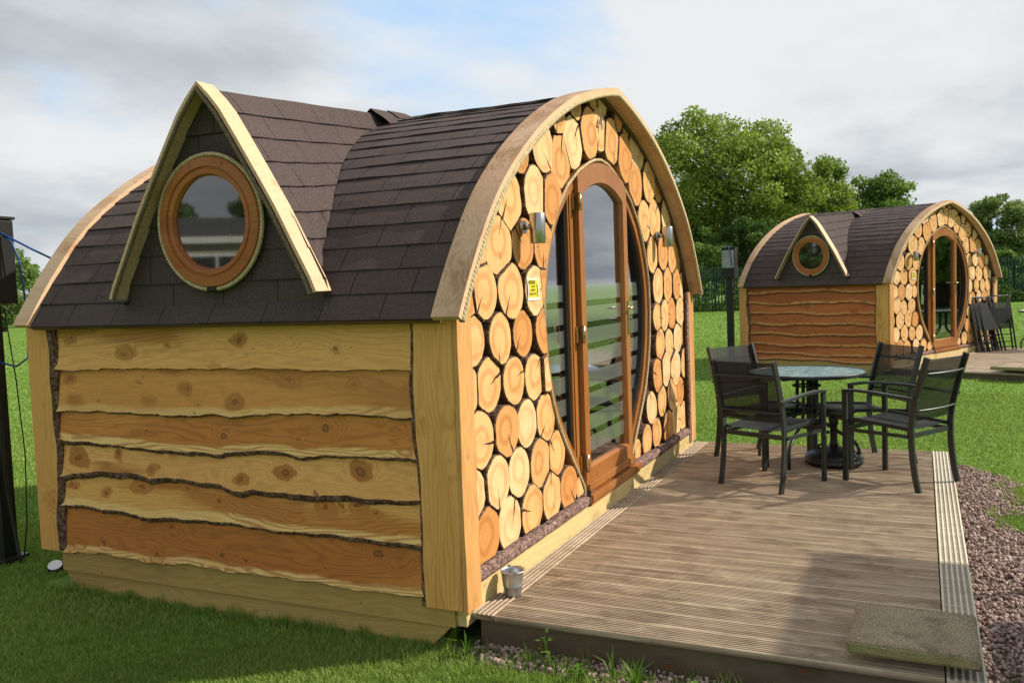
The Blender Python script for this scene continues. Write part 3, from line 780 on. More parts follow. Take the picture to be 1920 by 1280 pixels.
def build_roof(root, detail=True):
    YR0, YR1 = -0.015, 2.60
    # arched shingle courses
    mb = MB()
    left, right = arch_path(120, 0.028)
    for side, P in ((0, left), (1, right[::-1])):
        P = np.array(P)
        seg = np.linalg.norm(np.diff(P, axis=0), axis=1)
        L = np.concatenate([[0], np.cumsum(seg)])
        nc = 20
        ny = 40
        ys = np.linspace(YR0, YR1, ny)
        def at(s_):
            return np.array([np.interp(s_, L, P[:, 0]), np.interp(s_, L, P[:, 1])])
        def nrm(s_):
            a, b = at(max(0, s_ - 0.03)), at(min(L[-1], s_ + 0.03))
            tt = (b - a) / np.linalg.norm(b - a)
            n_ = np.array([-tt[1], tt[0]])
            return n_ if side == 0 else -n_
        for c in range(nc):
            s0, s1 = L[-1] * c / nc, L[-1] * (c + 1) / nc
            rows = []
            for s_, h, v in ((s0, -0.004, 0.0), (s0, 0.0075, 0.001), (lerp(s0, s1, .5), 0.0045, 0.5), (s1 + 0.004, 0.0012, 0.999)):
                s_ = min(s_, L[-1])
                p = at(s_); nn = nrm(s_)
                row = []
                for yi, y in enumerate(ys):
                    j = 0.0022 * math.sin(y * 7 + c * 2.1) + 0.0015 * math.sin(y * 23 + c * 5)
                    wob = 0.004 * math.sin(y * 2.3 + c * 1.7) * (1 if v < 0.4 else 0)
                    row.append((p[0] + nn[0] * (h + (j if 0 < v < 0.4 else 0)), y, p[1] + nn[1] * (h + (j if 0 < v < 0.4 else 0)) + wob * 0.5, y + side * 7.3, c + v + side * 30))
                rows.append(row)
            for a, b in zip(rows[:-1], rows[1:]):
                V = [r_[:3] for r_ in a] + [r_[:3] for r_ in b]
                U = [r_[3:] for r_ in a] + [r_[3:] for r_ in b]
                F = [(k, k + 1, ny + k + 1, ny + k) if side else (k + 1, k, ny + k, ny + k + 1) for k in range(ny - 1)]
                mb.add(V, F, 0, False, U)
    roof = mb.build('roof_shingles', SHING, root)
    # boarding under the shingles, open at eaves
    mb = MB()
    l2, r2 = arch_path(60, 0.055)
    o1, o2 = arch_path(60, 0.030)
    inner = l2 + r2[1:]; outer = o1 + o2[1:]
    n = len(inner)
    V = [(x, y, z) for y in (-0.012, 2.585) for x, z in inner] + [(x, y, z) for y in (-0.012, 2.585) for x, z in outer]
    F = []
    for k in range(n - 1):
        F.append((k, k + 1, n + k + 1, n + k))
        F.append((2 * n + k, 3 * n + k, 3 * n + k + 1, 2 * n + k + 1))
        F.append((k, 2 * n + k, 2 * n + k + 1, k + 1))
        F.append((n + k, n + k + 1, 3 * n + k + 1, 3 * n + k))
    F.append((0, n, 3 * n, 2 * n)); F.append((n - 1, 3 * n - 1, 4 * n - 1, 2 * n - 1))
    mb.add(V, F)
    mb.build('roof_boarding', DARKIN, root)
    # barge boards: curved strips standing on the roof edge
    for nm, y0, y1, mat in (('barge_board', -0.125, 0.012, 0), ('barge_board', 2.575, 2.690, 1)):
        for side in (0, 1):
            P = arch_path(96, 0.0)[side]; Pi = arch_path(96, 0.030)[side]
            n = len(P)
            mb = MB()
            V = [(x, y0, z) for x, z in P] + [(x, y1, z) for x, z in P] + [(x, y1, z) for x, z in Pi] + [(x, y0, z) for x, z in Pi]
            F = []; 
            for k in range(n - 1):
                for a in range(4):
                    b = (a + 1) % 4
                    F.append((a * n + k, b * n + k, b * n + k + 1, a * n + k + 1))
            F += [(0, 3 * n, 2 * n, n), (n - 1, 2 * n - 1, 3 * n - 1, 4 * n - 1)]
            mb.add(V, F)
            o = mb.build(nm, [BARGED if (side == 0 and mat == 0) else BARGE], root)
            o.data.materials[0] = BARGED if (side == 0 and mat == 0) else BARGE
            # outer face weathered, the thin front edge fresh
            o.data.materials.append(BARGE)
            for pl in o.data.polygons:
                if abs(pl.normal.y) > 0.5: pl.material_index = 1
    if detail:
        lp, rp = arch_path(120, 0.042)
        path = [(x, -0.120, z) for x, z in lp] + [(x, -0.120, z) for x, z in rp[1:]]
        rope('barge_rope', path, 0.016, ROPE, root, 0.006, 0.07)
    return roof

def build_dormer(root, detail=True):
    # shingled front
    mb = MB()
    xw = -0.085
    zs = [1.60, 1.745, 1.89, 2.035, 2.18, 2.325, 2.47, 2.60, 2.69]
    for c in range(len(zs) - 1):
        z0, z1 = zs[c], zs[c + 1]
        for (za, zb, xa, xb, va, vb) in ((z0, z0, xw + 0.004, xw - 0.006, 0, 0.001), (z0, z1, xw - 0.006, xw + 0.001, 0.001, 0.999)):
            wa, wb = fr_half(za) + 0.006, fr_half(zb) + 0.006
            ny = 12
            V = []; U = []
            for z_, w_, x_, v_ in ((za, wa, xa, va), (zb, wb, xb, vb)):
                for k in range(ny + 1):
                    y = DY + w_ * (1 - 2 * k / ny)
                    V.append((x_ + 0.0015 * math.sin(y * 9 + c * 3), y, z_)); U.append((y + 3.1, c + v_ + 60))
            mb.add(V, [(k, k + 1, ny + 2 + k, ny + 1 + k) for k in range(ny)], 0, False, U)
    mb.build('dormer_face', SHING, root)
    # two curved slopes
    for sgn in (-1, 1):
        mb = MB()
        nc = 8
        def F_(f):
            z = lerp(1.689, 2.682, f)
            return np.array((-0.074, DY + sgn * fr_half(z) * (1.0 if sgn > 0 else 0.95), z + 0.0))
        def V_(f):
            z = lerp(1.66, 2.835, f)
            zz_ = [v[2] for v in VAL]
            x = float(np.interp(z, zz_, [v[0] for v in VAL])); y = float(np.interp(z, zz_, [v[1] for v in VAL]))
            return np.array((x + 0.02, DY + sgn * (DY - y) if sgn < 0 else DY + (DY - y), z - 0.012))
        for c in range(nc):
            rows = []
            for f, h, v in ((c / nc, -0.004, 0), (c / nc, 0.009, 0.001), ((c + .5) / nc, 0.005, 0.5), ((c + 1) / nc, 0.001, 0.999)):
                f = min(f, 1.0)
                a, b = F_(f), V_(f)
                a2, b2 = F_(min(f + .02, 1)), V_(min(f + .02, 1))
                a1, b1 = F_(max(f - .02, 0)), V_(max(f - .02, 0))
                up = ((a2 - a1) + (b2 - b1))
                al = b - a
                n_ = np.cross(al, up); n_ /= np.linalg.norm(n_)
                if n_[1] * sgn < 0: n_ = -n_
                row = []
                m = 16
                for k in range(m + 1):
                    q = a + (b - a) * k / m + n_ * (h + 0.002 * math.sin(k * 1.3 + c))
                    # gentle sag between the ends
                    q = q - n_ * 0.02 * math.sin(math.pi * k / m) * (1 - f)
                    row.append((*q, k / m * np.linalg.norm(b - a) + 1.7, c + v + 90 + sgn * 10))
                rows.append(row)
            for a, b in zip(rows[:-1], rows[1:]):
                m = len(a)
                mb.add([r_[:3] for r_ in a] + [r_[:3] for r_ in b], [(k, k + 1, m + k + 1, m + k) if sgn > 0 else (k + 1, k, m + k, m + k + 1) for k in range(m - 1)], 0, False, [r_[3:] for r_ in a] + [r_[3:] for r_ in b])
        mb.build('dormer_slope', SHING, root)
    # lifted tabs where the dormer ridge dies into the main roof
    for k, (x, dx, lift, w_) in enumerate(((1.30, 0.24, 0.014, 0.12), (1.50, 0.22, 0.012, 0.15))):
        mb = MB()
        V = []; U = []
        for xx, hh, v in ((x, lift, 0.03), (x + dx, 0.006, 0.9)):
            for i in range(9):
                y = DY - w_ + 2 * w_ * i / 8
                q = abs(y - DY) / w_
                zr = lerp(2.682, 2.835, (xx + .074) / 1.77)
                V.append((xx + 0.05 * q * (1 if v < .5 else .6), y, max(zr - q * (0.05 + 0.07 * q), arch_z(xx) - 0.028) + hh * (0.5 + 0.5 * math.sin(i * 1.7 + k)) + 0.008)); U.append((y, 120 + k + v))
        mb.add(V, [(i, i + 1, 10 + i, 9 + i) for i in range(8)], 0, False, U)
        mb.build('lifted_shingle', SHING, root)
    # dormer barge boards
    for sgn in (-1, 1):
        mb = MB()
        zz_ = np.linspace(1.675, 2.682, 16)
        pts = [np.array((DY + sgn * fr_half(z) * (1.0 if sgn > 0 else 0.95), z)) for z in zz_]
        n = len(pts)
        V = []
        nn = []
        for i in range(n):
            a, b = pts[max(0, i - 1)], pts[min(n - 1, i + 1)]
            tt = (b - a) / np.linalg.norm(b - a)
            q = np.array((tt[1], -tt[0]))
            nn.append(q * (1 if q[0] * sgn > 0 else -1))
        nn[-1] = np.array((0, 1.1))
        o_ = [p + q * 0.022 for p, q in zip(pts, nn)]
        i_ = [p + q * 0.004 for p, q in zip(pts, nn)]
        for x in (-0.182, -0.066):
            V += [(x, *p) for p in o_] + [(x, *p) for p in i_]
        F = []
        for k in range(n - 1):
            for a, b in ((0, 1), (1, 3), (3, 2), (2, 0)):
                F.append((a * n + k, b * n + k, b * n + k + 1, a * n + k + 1))
        F += [(0, n, 3 * n, 2 * n), (n - 1, 3 * n - 1, 4 * n - 1, 2 * n - 1)]
        mb.add(V, F)
        mb.build('dormer_barge_board', BARGE, root)
        if detail:
            rope('dormer_rope', [(-0.185, p[0] - q[0] * 0.012, p[1] - q[1] * 0.012) for p, q in zip(pts, nn)], 0.011, ROPED, root, 0.006, 0.06)
    # round window
    wy, wz, R0 = 1.268, 2.04, 0.318
    fr = MB()
    prof = [(R0, -0.085), (R0, -0.125), (R0 - 0.004, -0.132), (R0 - 0.047, -0.134), (R0 - 0.051, -0.124), (R0 - 0.058, -0.124), (R0 - 0.062, -0.130), (R0 - 0.084, -0.128), (R0 - 0.098, -0.095)]
    def ring(mb_, prof_, n=72, mi=0, a0=0, a1=2 * math.pi):
        V = []; F = []
        for r_, x in prof_:
            for k in range(n):
                a = a0 + (a1 - a0) * k / n
                V.append((x, wy + r_ * math.cos(a), wz + r_ * math.sin(a)))
        for i in range(len(prof_) - 1):
            for k in range(n):
                F.append((i * n + k, i * n + (k + 1) % n, (i + 1) * n + (k + 1) % n, (i + 1) * n + k))
        mb_.add(V, F, mi, False)
    ring(fr, prof)
    wo_ = fr.build('round_window', WINW, root)
    jb = MB()
    for a in (0.02, 1.25, 1.95, 3.2):
        jb.box(-0.1348, -0.1335, 0.0, 0.0009, R0 - 0.045, R0 - 0.006)
        for q in range(8):
            i = len(jb.v) - 8 + q
            x, y, z = jb.v[i]
            jb.v[i] = (x, wy + z * math.cos(a) - y * math.sin(a), wz + z * math.sin(a) + y * math.cos(a))
    jb.build('frame_joint', RUBBER, wo_)
    gl = MB()
    n = 48
    V = [(-0.108, wy + (R0 - 0.088) * math.cos(2 * math.pi * k / n), wz + (R0 - 0.088) * math.sin(2 * math.pi * k / n)) for k in range(n)]
    gl.add(V, [tuple(range(n))])
    gl.build('window_pane', GLASSW, wo_)
    bk = MB()
    V = [(0.10, wy + 0.30 * math.cos(2 * math.pi * k / n), wz + 0.30 * math.sin(2 * math.pi * k / n)) for k in range(n)]
    bk.add([(x, y, z) for x, y, z in V], [tuple(range(n))])
    bk.build('window_backing', DARKIN, wo_)
    if detail:
        rope('window_rope', [(-0.118, wy + (R0 + 0.011) * math.cos(a), wz + (R0 + 0.011) * math.sin(a)) for a in np.linspace(-math.pi / 2 + 0.06, 1.5 * math.pi - 0.06, 140)], 0.0115, ROPE, wo_, 0.005, 0.055)
        mb = MB(); mb.tube([(-0.118, wy - 0.03, wz - R0 - 0.012), (-0.118, wy + 0.03, wz - R0 - 0.012)], 0.014, 10)
        mb.build('rope_clip', RUBBER, wo_)

def build_boards(root, mats, edges, thick_bark, seed):
    rr = np.random.default_rng(seed)
    tops = [1.545] + [float(np.mean([p[1] for p in e])) + 0.03 for e in edges[:-1]]
    for b, e in enumerate(edges):
        e = sorted(e)
        ny = 110
        ys = np.linspace(0.155, 2.56, ny)
        zb = np.interp(ys, [p[0] for p in e], [p[1] for p in e])
        # ease the measured corners and add fine raggedness
        for _ in range(2):
            zb[1:-1] = (zb[:-2] + 2 * zb[1:-1] + zb[2:]) / 4
        zb += 0.0025 * np.sin(ys * 31 + b * 3) + 0.0015 * rr.normal(size=ny)
        tb = thick_bark[b] * (0.75 + 0.5 * np.abs(np.sin(ys * 2.1 + b))) * (1 + 0.25 * rr.normal(size=ny).cumsum() / 12)
        tb = np.clip(tb, 0.002, 0.045)
        prev = edges[b - 1] if b else None
        zt = np.full(ny, 1.545) if b == 0 else np.interp(ys, [p[0] for p in sorted(prev)], [p[1] for p in sorted(prev)]) + 0.015
        rows = [(zt, -0.004, None)]
        for f in (0.2, 0.4, 0.6, 0.75, 0.86, 0.94):
            rows.append((zt + (zb - zt) * f, -0.004 - 0.026 * f, None))
        rows.append((zb, -0.031, None))
        V = []; A_ = []
        for z_, x_, _ in rows:
            for k in range(ny):
                V.append((x_ - 0.04 + 0.0008 * math.sin(ys[k] * 5 + b), ys[k], z_[k])); A_.append(max(0.0001, z_[k] - zb[k]))
        F = []
        for i in range(len(rows) - 1):
            for k in range(ny - 1):
                F.append((i * ny + k + 1, i * ny + k, (i + 1) * ny + k, (i + 1) * ny + k + 1))
        mb = MB()
        mb.add(V, F, 0, True, None, A_)
        # waney bark edge sloping back
        V = []
        for x_, z_ in ((-0.031, zb), (-0.030, zb - tb * 0.45), (-0.019, zb - tb), (0.0, zb - tb * 0.9)):
            for k in range(ny):
                V.append((x_ - 0.04 + rr.normal() * 0.0012, ys[k], z_[k] + (rr.normal() * 0.0012 if x_ > -0.031 else 0)))
        F = []
        for i in range(3):
            for k in range(ny - 1):
                F.append((i * ny + k + 1, i * ny + k, (i + 1) * ny + k, (i + 1) * ny + k + 1))
        mb.add(V, F, 1, False)
        mb.build('cladding_board', [mats[b % len(mats)], BARK], root)

def wavy_post(name, root, mat, x0, x1, y0, y1, z0, z1, bark_side, bw, seed, amp=0.012, bk=None):
    """upright board; bark_side in '-x +x -y +y' has a ragged bark edge of width bw"""
    rr = random.Random(seed)
    n = 46
    mb = MB()
    ph = [rr.uniform(0, 6) for _ in range(4)]
    V = []; Vb = []
    for k in range(n):
        z = z0 + (z1 - z0) * k / (n - 1)
        wv = amp * (math.sin(z * 4 + ph[0]) * 0.6 + math.sin(z * 9 + ph[1]) * 0.35 + math.sin(z * 23 + ph[2]) * 0.15)
        wb = bw * (1 + 0.3 * math.sin(z * 6 + ph[3])) + rr.gauss(0, 0.0012)
        a, b, c, d_ = x0, x1, y0, y1
        if bark_side == '+y': d_ = y1 + wv; q = [(a, d_), (a + 0.008, d_ + wb), (b, d_ + wb), (b, d_)]
        elif bark_side == '-y': c = y0 + wv; q = [(a, c), (a + 0.008, c - wb), (b, c - wb), (b, c)]
        elif bark_side == '+x': b = x1 + wv; q = [(b, c), (b + wb, c + 0.008), (b + wb, d_), (b, d_)]
        else: a = x0 + wv; q = [(a, c), (a - wb, c + 0.008), (a - wb, d_), (a, d_)]
        V += [(a, c, z), (b, c, z), (b, d_, z), (a, d_, z)]
        Vb += [(x, y, z) for x, y in q]
    F = []
    for k in range(n - 1):
        for s_ in range(4):
            F.append((k * 4 + s_, k * 4 + (s_ + 1) % 4, (k + 1) * 4 + (s_ + 1) % 4, (k + 1) * 4 + s_))
    F += [(3, 2, 1, 0), tuple((n - 1) * 4 + k for k in range(4))]
    mb.add(V, F, 0)
    if bw > 0:
        mb.add(Vb, F, 1)
    return mb.build(name, [mat, bk or BARK], root)

def build_door(root, detail=True, bands=True):
    # dark wall behind the logs, with the opening
    oo = open_outline(0.02)
    l_, r_ = arch_path(60, 0.058)
    outer = [(4.27, 0.22)] + [p for p in (r_[::-1])] + l_[::-1][1:] + [(-0.01, 0.22)]
    outer = [(min(max(x, -0.01), 4.27), z) for x, z in outer]
    mb = MB()
    m = 140
    def resample(P, m):
        P = np.array(P); s_ = np.concatenate([[0], np.cumsum(np.linalg.norm(np.diff(P, axis=0), axis=1))])
        q = np.linspace(0, s_[-1], m)
        return [(float(np.interp(a, s_, P[:, 0])), float(np.interp(a, s_, P[:, 1]))) for a in q]
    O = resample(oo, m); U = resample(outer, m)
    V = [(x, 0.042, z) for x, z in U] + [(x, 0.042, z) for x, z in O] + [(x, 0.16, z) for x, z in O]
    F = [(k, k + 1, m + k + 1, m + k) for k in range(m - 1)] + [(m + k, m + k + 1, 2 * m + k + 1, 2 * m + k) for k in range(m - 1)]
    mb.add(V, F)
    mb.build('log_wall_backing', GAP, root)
    # ring frame
    def annulus(o1, o2, y0, y1, name, mat, par):
        a = resample(open_outline(o1), m); b = resample(open_outline(o2), m)
        mb = MB()
        V = [(x, y0, z) for x, z in a] + [(x, y0, z) for x, z in b] + [(x, y1, z) for x, z in b] + [(x, y1, z) for x, z in a]
        F = []
        for k in range(m - 1):
            for s_ in range(4):
                e = (s_ + 1) % 4
                F.append((s_ * m + k, s_ * m + k + 1, e * m + k + 1, e * m + k))
        mb.add(V, F)
        return mb.build(name, mat, par)
    ringf = annulus(0.0, -0.075, 0.022, 0.12, 'round_door_frame', DOORW, root)
    annulus(-0.076, -0.100, 0.040, 0.115, 'frame_seal', RUBBER, ringf)
    if detail:
        pts = [(x, 0.010, z) for x, z in open_outline(-0.006, 0.36)]
        rope('door_rope', pts, 0.011, ROPE, ringf, 0.006, 0.055)
        mb = MB(); mb.tube([(pts[0][0], 0.01, 0.33), (pts[0][0], 0.01, 0.37)], 0.018, 10)
        mb.tube([(pts[-1][0], 0.02, 0.33), (pts[-1][0], 0.02, 0.37)], 0.018, 10)
        mb.build('rope_clip', RUBBER, ringf)
    # side glazing
    inn = resample(open_outline(-0.09), 90)
    for sgn, nm in ((-1, 'side_glazing'), (1, 'side_glazing')):
        if sgn < 0: pts = [p for p in inn if p[0] <= XC - 0.50]
        else: pts = [p for p in inn if p[0] >= XC + 0.50]
        V = [(x, 0.075, z) for x, z in pts]
        V += [(XC + sgn * 0.50, 0.075, V[-1][2]), (XC + sgn * 0.50, 0.075, V[0][2])]
        mb = MB(); mb.add(V, [tuple(range(len(V)))])
        g = mb.build(nm, GLASS, ringf)
    # fixed posts beside the leaf
    zt = CZ + math.sqrt(1.0 - 0.52 ** 2)
    for sgn in (-1, 1):
        mb = MB()
        x0, x1 = sorted((XC + sgn * 0.50, XC + sgn * 0.575))
        mb.box(x0, x1, 0.035, 0.15, 0.36, zt + 0.03, 0, 0.006)
        mb.box(x0 + 0.02 if sgn < 0 else x0 - 0.004, x1 + 0.004 if sgn < 0 else x1 - 0.02, 0.028, 0.034, 0.37, zt, 0, 0.002)
        mb.build('door_post', DOORW, ringf)
        sb = MB()
        xs_ = XC + sgn * 0.585
        sb.box(xs_ - 0.012, xs_ + 0.012, 0.05, 0.12, 0.40, zt - 0.02)
        sb.build('glazing_seal', RUBBER, ringf)
    # head arch of the fixed frame
    # leaf
    zb_, half = 0.365, 0.485
    leaf = MB()
    def arc(h, R, n=22):
        return [(XC + h * (1 - 2 * k / (n - 1)), CZ + math.sqrt(R * R - (h * (1 - 2 * k / (n - 1))) ** 2)) for k in range(n)]
    po = [(XC + half, zb_)] + arc(half, 1.0) + [(XC - half, zb_)]
    pi_ = [(XC + half - 0.085, zb_ + 0.15)] + arc(half - 0.085, 0.875) + [(XC - half + 0.085, zb_ + 0.15)]
    n = len(po)
    y0, y1 = -0.005, 0.060
    pm = [(x + (0.012 if x < XC else -0.012 if x > XC else 0), z) for x, z in pi_]
    V = [(x, y0, z) for x, z in po] + [(x, y0, z) for x, z in pi_] + [(x, y0 + 0.02, z + (0.012 if i in (0, n - 1) else -0.012)) for i, (x, z) in enumerate(pm)] + [(x, y1, z + (0.012 if i in (0, n - 1) else -0.012)) for i, (x, z) in enumerate(pm)] + [(x, y1, z) for x, z in po]
    F = []
    for k in range(n):
        k2 = (k + 1) % n
        for s_ in range(5):
            e = (s_ + 1) % 5
            F.append((s_ * n + k, s_ * n + k2, e * n + k2, e * n + k))
    leaf.add(V, F)
    lf = leaf.build('door_leaf', DOORW, root)
    mb = MB()
    mb.add([(x, 0.030, z) for x, z in pm], [tuple(range(n))])
    mb.build('door_pane', GLASS, lf)
    mb = MB()
    mb.box(XC - half + 0.01, XC + half - 0.01, -0.022, -0.0055, zb_ + 0.012, zb_ + 0.06, 0, 0.006)
    mb.build('weather_bar', DOORW, lf)
    for z in (2.17, 1.36, 0.56):
        mb = MB()
        mb.tube([(XC - half - 0.008, -0.016, z - 0.055), (XC - half - 0.008, -0.016, z + 0.055)], 0.011, 12)
        mb.box(XC - half - 0.003, XC - half + 0.022, -0.0105, -0.0055, z - 0.05, z + 0.05)
        mb.box(XC - half - 0.034, XC - half - 0.013, 0.010, 0.028, z - 0.05, z + 0.05)
        mb.build('hinge', BRASS, lf)
    hb = MB()
    hx = XC + half - 0.038
    hb.box(hx - 0.014, hx + 0.014, -0.012, -0.0055, 1.30, 1.54, 0, 0.003)
    hb.tube([(hx, -0.006, 1.49), (hx, -0.05, 1.49)], 0.009, 10)
    hb.tube([(hx, -0.05, 1.49), (hx - 0.03, -0.055, 1.49), (hx - 0.11, -0.05, 1.488)], 0.008, 10)
    hb.build('door_handle', BRASS, lf)
    # frosted bands on the glass
    for (xa, xb, y, par, par2) in () if not bands else ((XC - half + 0.078, XC + half - 0.078, 0.026, lf, 0), (None, None, 0.071, ringf, -1), (None, None, 0.071, ringf, 1)):
        mb = MB()
        zc = 0.60
        for k in range(8):
            z0 = 0.60 + k * 0.138; z1 = z0 + 0.100
            if xa is not None:
                mb.add([(xa, y, z0), (xb, y, z0), (xb, y, z1), (xa, y, z1)], [(0, 1, 2, 3)])
            else:
                for sgn in ((par2,)):
                    w0, w1 = interp(z0, OPEN) - 0.10, interp(z1, OPEN) - 0.10
                    if min(w0, w1) < 0.6: continue
                    mb.add([(XC + sgn * 0.59, y, z0), (XC + sgn * w0, y, z0), (XC + sgn * w1, y, z1), (XC + sgn * 0.59, y, z1)], [(0, 1, 2, 3)])
        mb.build('frosted_bands', FILM, par)
    # sill
    mb = MB()
    mb.box(XC - 0.50, XC + 0.56, -0.050, 0.16, 0.318, 0.362, 0, 0.008)
    mb.box(XC - 0.49, XC + 0.55, -0.035, 0.10, 0.295, 0.3175, 0, 0.004)
    mb.build('door_sill', DOORW, root)
    mb = MB()
    mb.box(XC - 0.545, XC - 0.505, -0.04, -0.02, 0.335, 0.345); mb.box(XC - 0.53, XC - 0.52, -0.043, -0.019, 0.30, 0.40)
    mb.build('sill_bracket', BLACKM, root)

def text_obj(name, body, size, mat, parent, loc, rot, extrude=0.0008, align='CENTER', xs=1.0):
    cu = bpy.data.curves.new(name, 'FONT')
    cu.body = body; cu.size = size; cu.extrude = extrude; cu.align_x = align; cu.align_y = 'CENTER'
    tmp = bpy.data.objects.new(name + '_tmp', cu)
    COL.objects.link(tmp)
    dg = bpy.context.evaluated_depsgraph_get()
    me = bpy.data.meshes.new_from_object(tmp.evaluated_get(dg))
    bpy.data.objects.remove(tmp)
    me.name = name
    me.materials.clear(); me.materials.append(mat)
    o = bpy.data.objects.new(name, me)
    COL.objects.link(o)
    o.parent = parent
    o.matrix_local = Matrix.Translation(loc) @ rot @ Matrix.Diagonal((xs, 1, 1, 1))
    return o
FRONT = Matrix.Rotation(R_(90), 4, 'X')

def wall_lamp(root, x, z):
    mb = MB()
    mb.tube([(x, 0.0, z + 0.01), (x, -0.022, z + 0.01)], 0.034, 20)
    mb.tube([(x, -0.022, z + 0.01), (x, -0.06, z + 0.01)], 0.016, 12)
    o = mb.build('wall_lamp', STEEL, root)
    mb = MB()
    yc = -0.092
    mb.lathe([(0.0, 0.068), (0.032, 0.068), (0.036, 0.075), (0.039, 0.078), (0.041, 0.075), (0.041, -0.075), (0.039, -0.078), (0.036, -0.075), (0.032, -0.068), (0.0, -0.068)], (x, yc, z), 28)
    mb.build('lamp_tube', STEEL, o)
    return o

def build_cabin(name, loc, rz, logs, mats, edges, bark, label, number, seed, detail=True, sticker=True):
    root = empty(name, loc, rz)
    tag(root, label, 'cabin', 'hobbit-style log-end cabins on the lawn')
    build_roof(root, detail)
    build_dormer(root, detail)
    build_boards(root, mats, edges, bark, seed)
    make_logs(root, logs, seed)
    build_door(root, detail, number == '4')
    # corner boards
    wavy_post('corner_board', root, POSTW, -0.075, -0.035, -0.035, 0.160, 0.235, 1.542, '+y', 0.020, seed + 1)
    wavy_post('corner_board', root, POSTF, -0.072, 0.065, -0.060, -0.036, 0.225, 1.560, '-x', 0.0, seed + 2, 0.006)
    wavy_post('corner_board', root, POSTW, -0.075, -0.035, 2.55, 2.715, 0.262, 1.542, '-y', 0.044, seed + 3, 0.025)
    wavy_post('corner_board', root, POSTF, 4.235, 4.395, -0.045, -0.020, 0.235, 1.560, '-x', 0.035, seed + 4, 0.006, BARKP)
    wavy_post('corner_board', root, POSTW, 4.34, 4.38, -0.019, 0.160, 0.235, 1.542, '+y', 0.020, seed + 5)
    # filler bark at the log edges
    # walls: rear, far side
    mb = MB()
    mb.box(-0.036, 0.06, 0.055, 2.58, 0.2, 1.53)
    mb.build('wall_core', DARKIN, root)
    mb = MB()
    mb.box(4.24, 4.335, 0.055, 2.58, 0.2, 1.53)
    mb.build('wall_core', DARKIN, root)
    mb = MB()
    l_, r_ = arch_path(60, 0.058)
    pts = [(4.30, 0.2)] + [(min(x, 4.30), z) for x, z in r_[::-1]] + [(max(x, -0.03), z) for x, z in l_[::-1][1:]] + [(-0.03, 0.2)]
    mb.add([(x, 2.582, z) for x, z in pts], [tuple(range(len(pts)))])
    mb.build('rear_wall', LARCH2, root)
    mb = MB(); mb.box(0.06, 4.24, 0.2, 2.57, 0.28, 0.32)
    mb.build('cabin_floor', DARKIN, root)
    # base timbers
    mb = MB()
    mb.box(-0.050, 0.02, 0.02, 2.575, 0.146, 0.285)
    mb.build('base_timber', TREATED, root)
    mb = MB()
    x0, x1 = -0.034, 0.02
    prof = [(0.045, 0.1445), (2.575, 0.1445), (2.465, -0.02), (0.215, -0.02)]
    mb.add([(x0, y, z) for y, z in prof] + [(x1, y, z) for y, z in prof], [(0, 1, 2, 3), (7, 6, 5, 4), (0, 4, 5, 1), (1, 5, 6, 2), (2, 6, 7, 3), (3, 7, 4, 0)])
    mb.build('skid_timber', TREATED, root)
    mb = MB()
    mb.box(-0.031, 4.36, -0.030, 0.018, 0.148, 0.300)
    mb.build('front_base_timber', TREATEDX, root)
    mb = MB()
    # bark faced strip below the logs
    n = 150
    rr = random.Random(seed)
    V = []
    for k in range(n):
        x = 0.06 + (4.25 - 0.06) * k / (n - 1)
        a = 0.356 + 0.008 * math.sin(x * 5) + rr.gauss(0, 0.002)
        V += [(x, -0.024 + rr.gauss(0, 0.001), 0.301), (x, -0.040 + rr.gauss(0, 0.002), 0.32), (x, -0.038 + rr.gauss(0, 0.002), a - 0.012), (x, -0.020, a), (x, 0.10, a)]
    F = []
    for k in range(n - 1):
        for s_ in range(4):
            F.append((k * 5 + s_, (k + 1) * 5 + s_, (k + 1) * 5 + s_ + 1, k * 5 + s_ + 1))
    mb.add(V, F)
    mb.build('bark_strip', BARKP, root)
    for x, z in ((0.79, 1.968), (3.39, 2.012)):
        wall_lamp(root, x, z)
    text_obj('house_number', number, 0.13, STEEL, root, (2.06, -0.022, 2.70), FRONT, 0.003)
    if sticker:
        n_ = 12
        cx, cz, w_, h_ = 0.885, 1.652, 0.150, 0.118
        s0 = MB()
        for k in range(n_ + 1):
            pass
        def sheet(w2, h2, y, zc, mat, nm, par):
            mb = MB(); V = []
            for j in range(n_ + 1):
                v = -h2 / 2 + h2 * j / n_
                yy = y - 0.003 * math.sin(math.pi * (v + h_ / 2) / h_)
                V += [(cx - w2 / 2, yy - 0.001 * math.cos(v * 30), zc + v), (cx, yy, zc + v), (cx + w2 / 2, yy, zc + v)]
            mb.add(V, [(3 * j + a, 3 * j + a + 1, 3 * j + a + 4, 3 * j + a + 3) for j in range(n_) for a in (0, 1)])
            return mb.build(nm, mat, par)
        sg = sheet(w_, h_, -0.018, cz, WHITE, 'safety_sign', root)
        sg.location.y = 0.0045
        sheet(w_ * 0.86, h_ * 0.80, -0.0195, cz + 0.004, YELLOW, 'sign_face', sg)
        hd = MB(); hd.box(cx - 0.060, cx + 0.020, -0.0245, -0.0240, cz + 0.030, cz + 0.047)
        hd.build('sign_header', INK, sg)
        text_obj('sign_text', 'CAUTION', 0.0165, YELLOW, sg, (cx - 0.020, -0.0249, cz + 0.0385), FRONT, 0.0002)
        for k, (s_, x_) in enumerate((('FLOOR', -0.012), ('SLIPPERY', -0.014), ('WHEN WET', -0.014))):
            text_obj('sign_text', s_, 0.0185, INK, sg, (cx + x_, -0.0246, cz + 0.015 - k * 0.020), FRONT, 0.0002, xs=0.95)
        ic = MB()
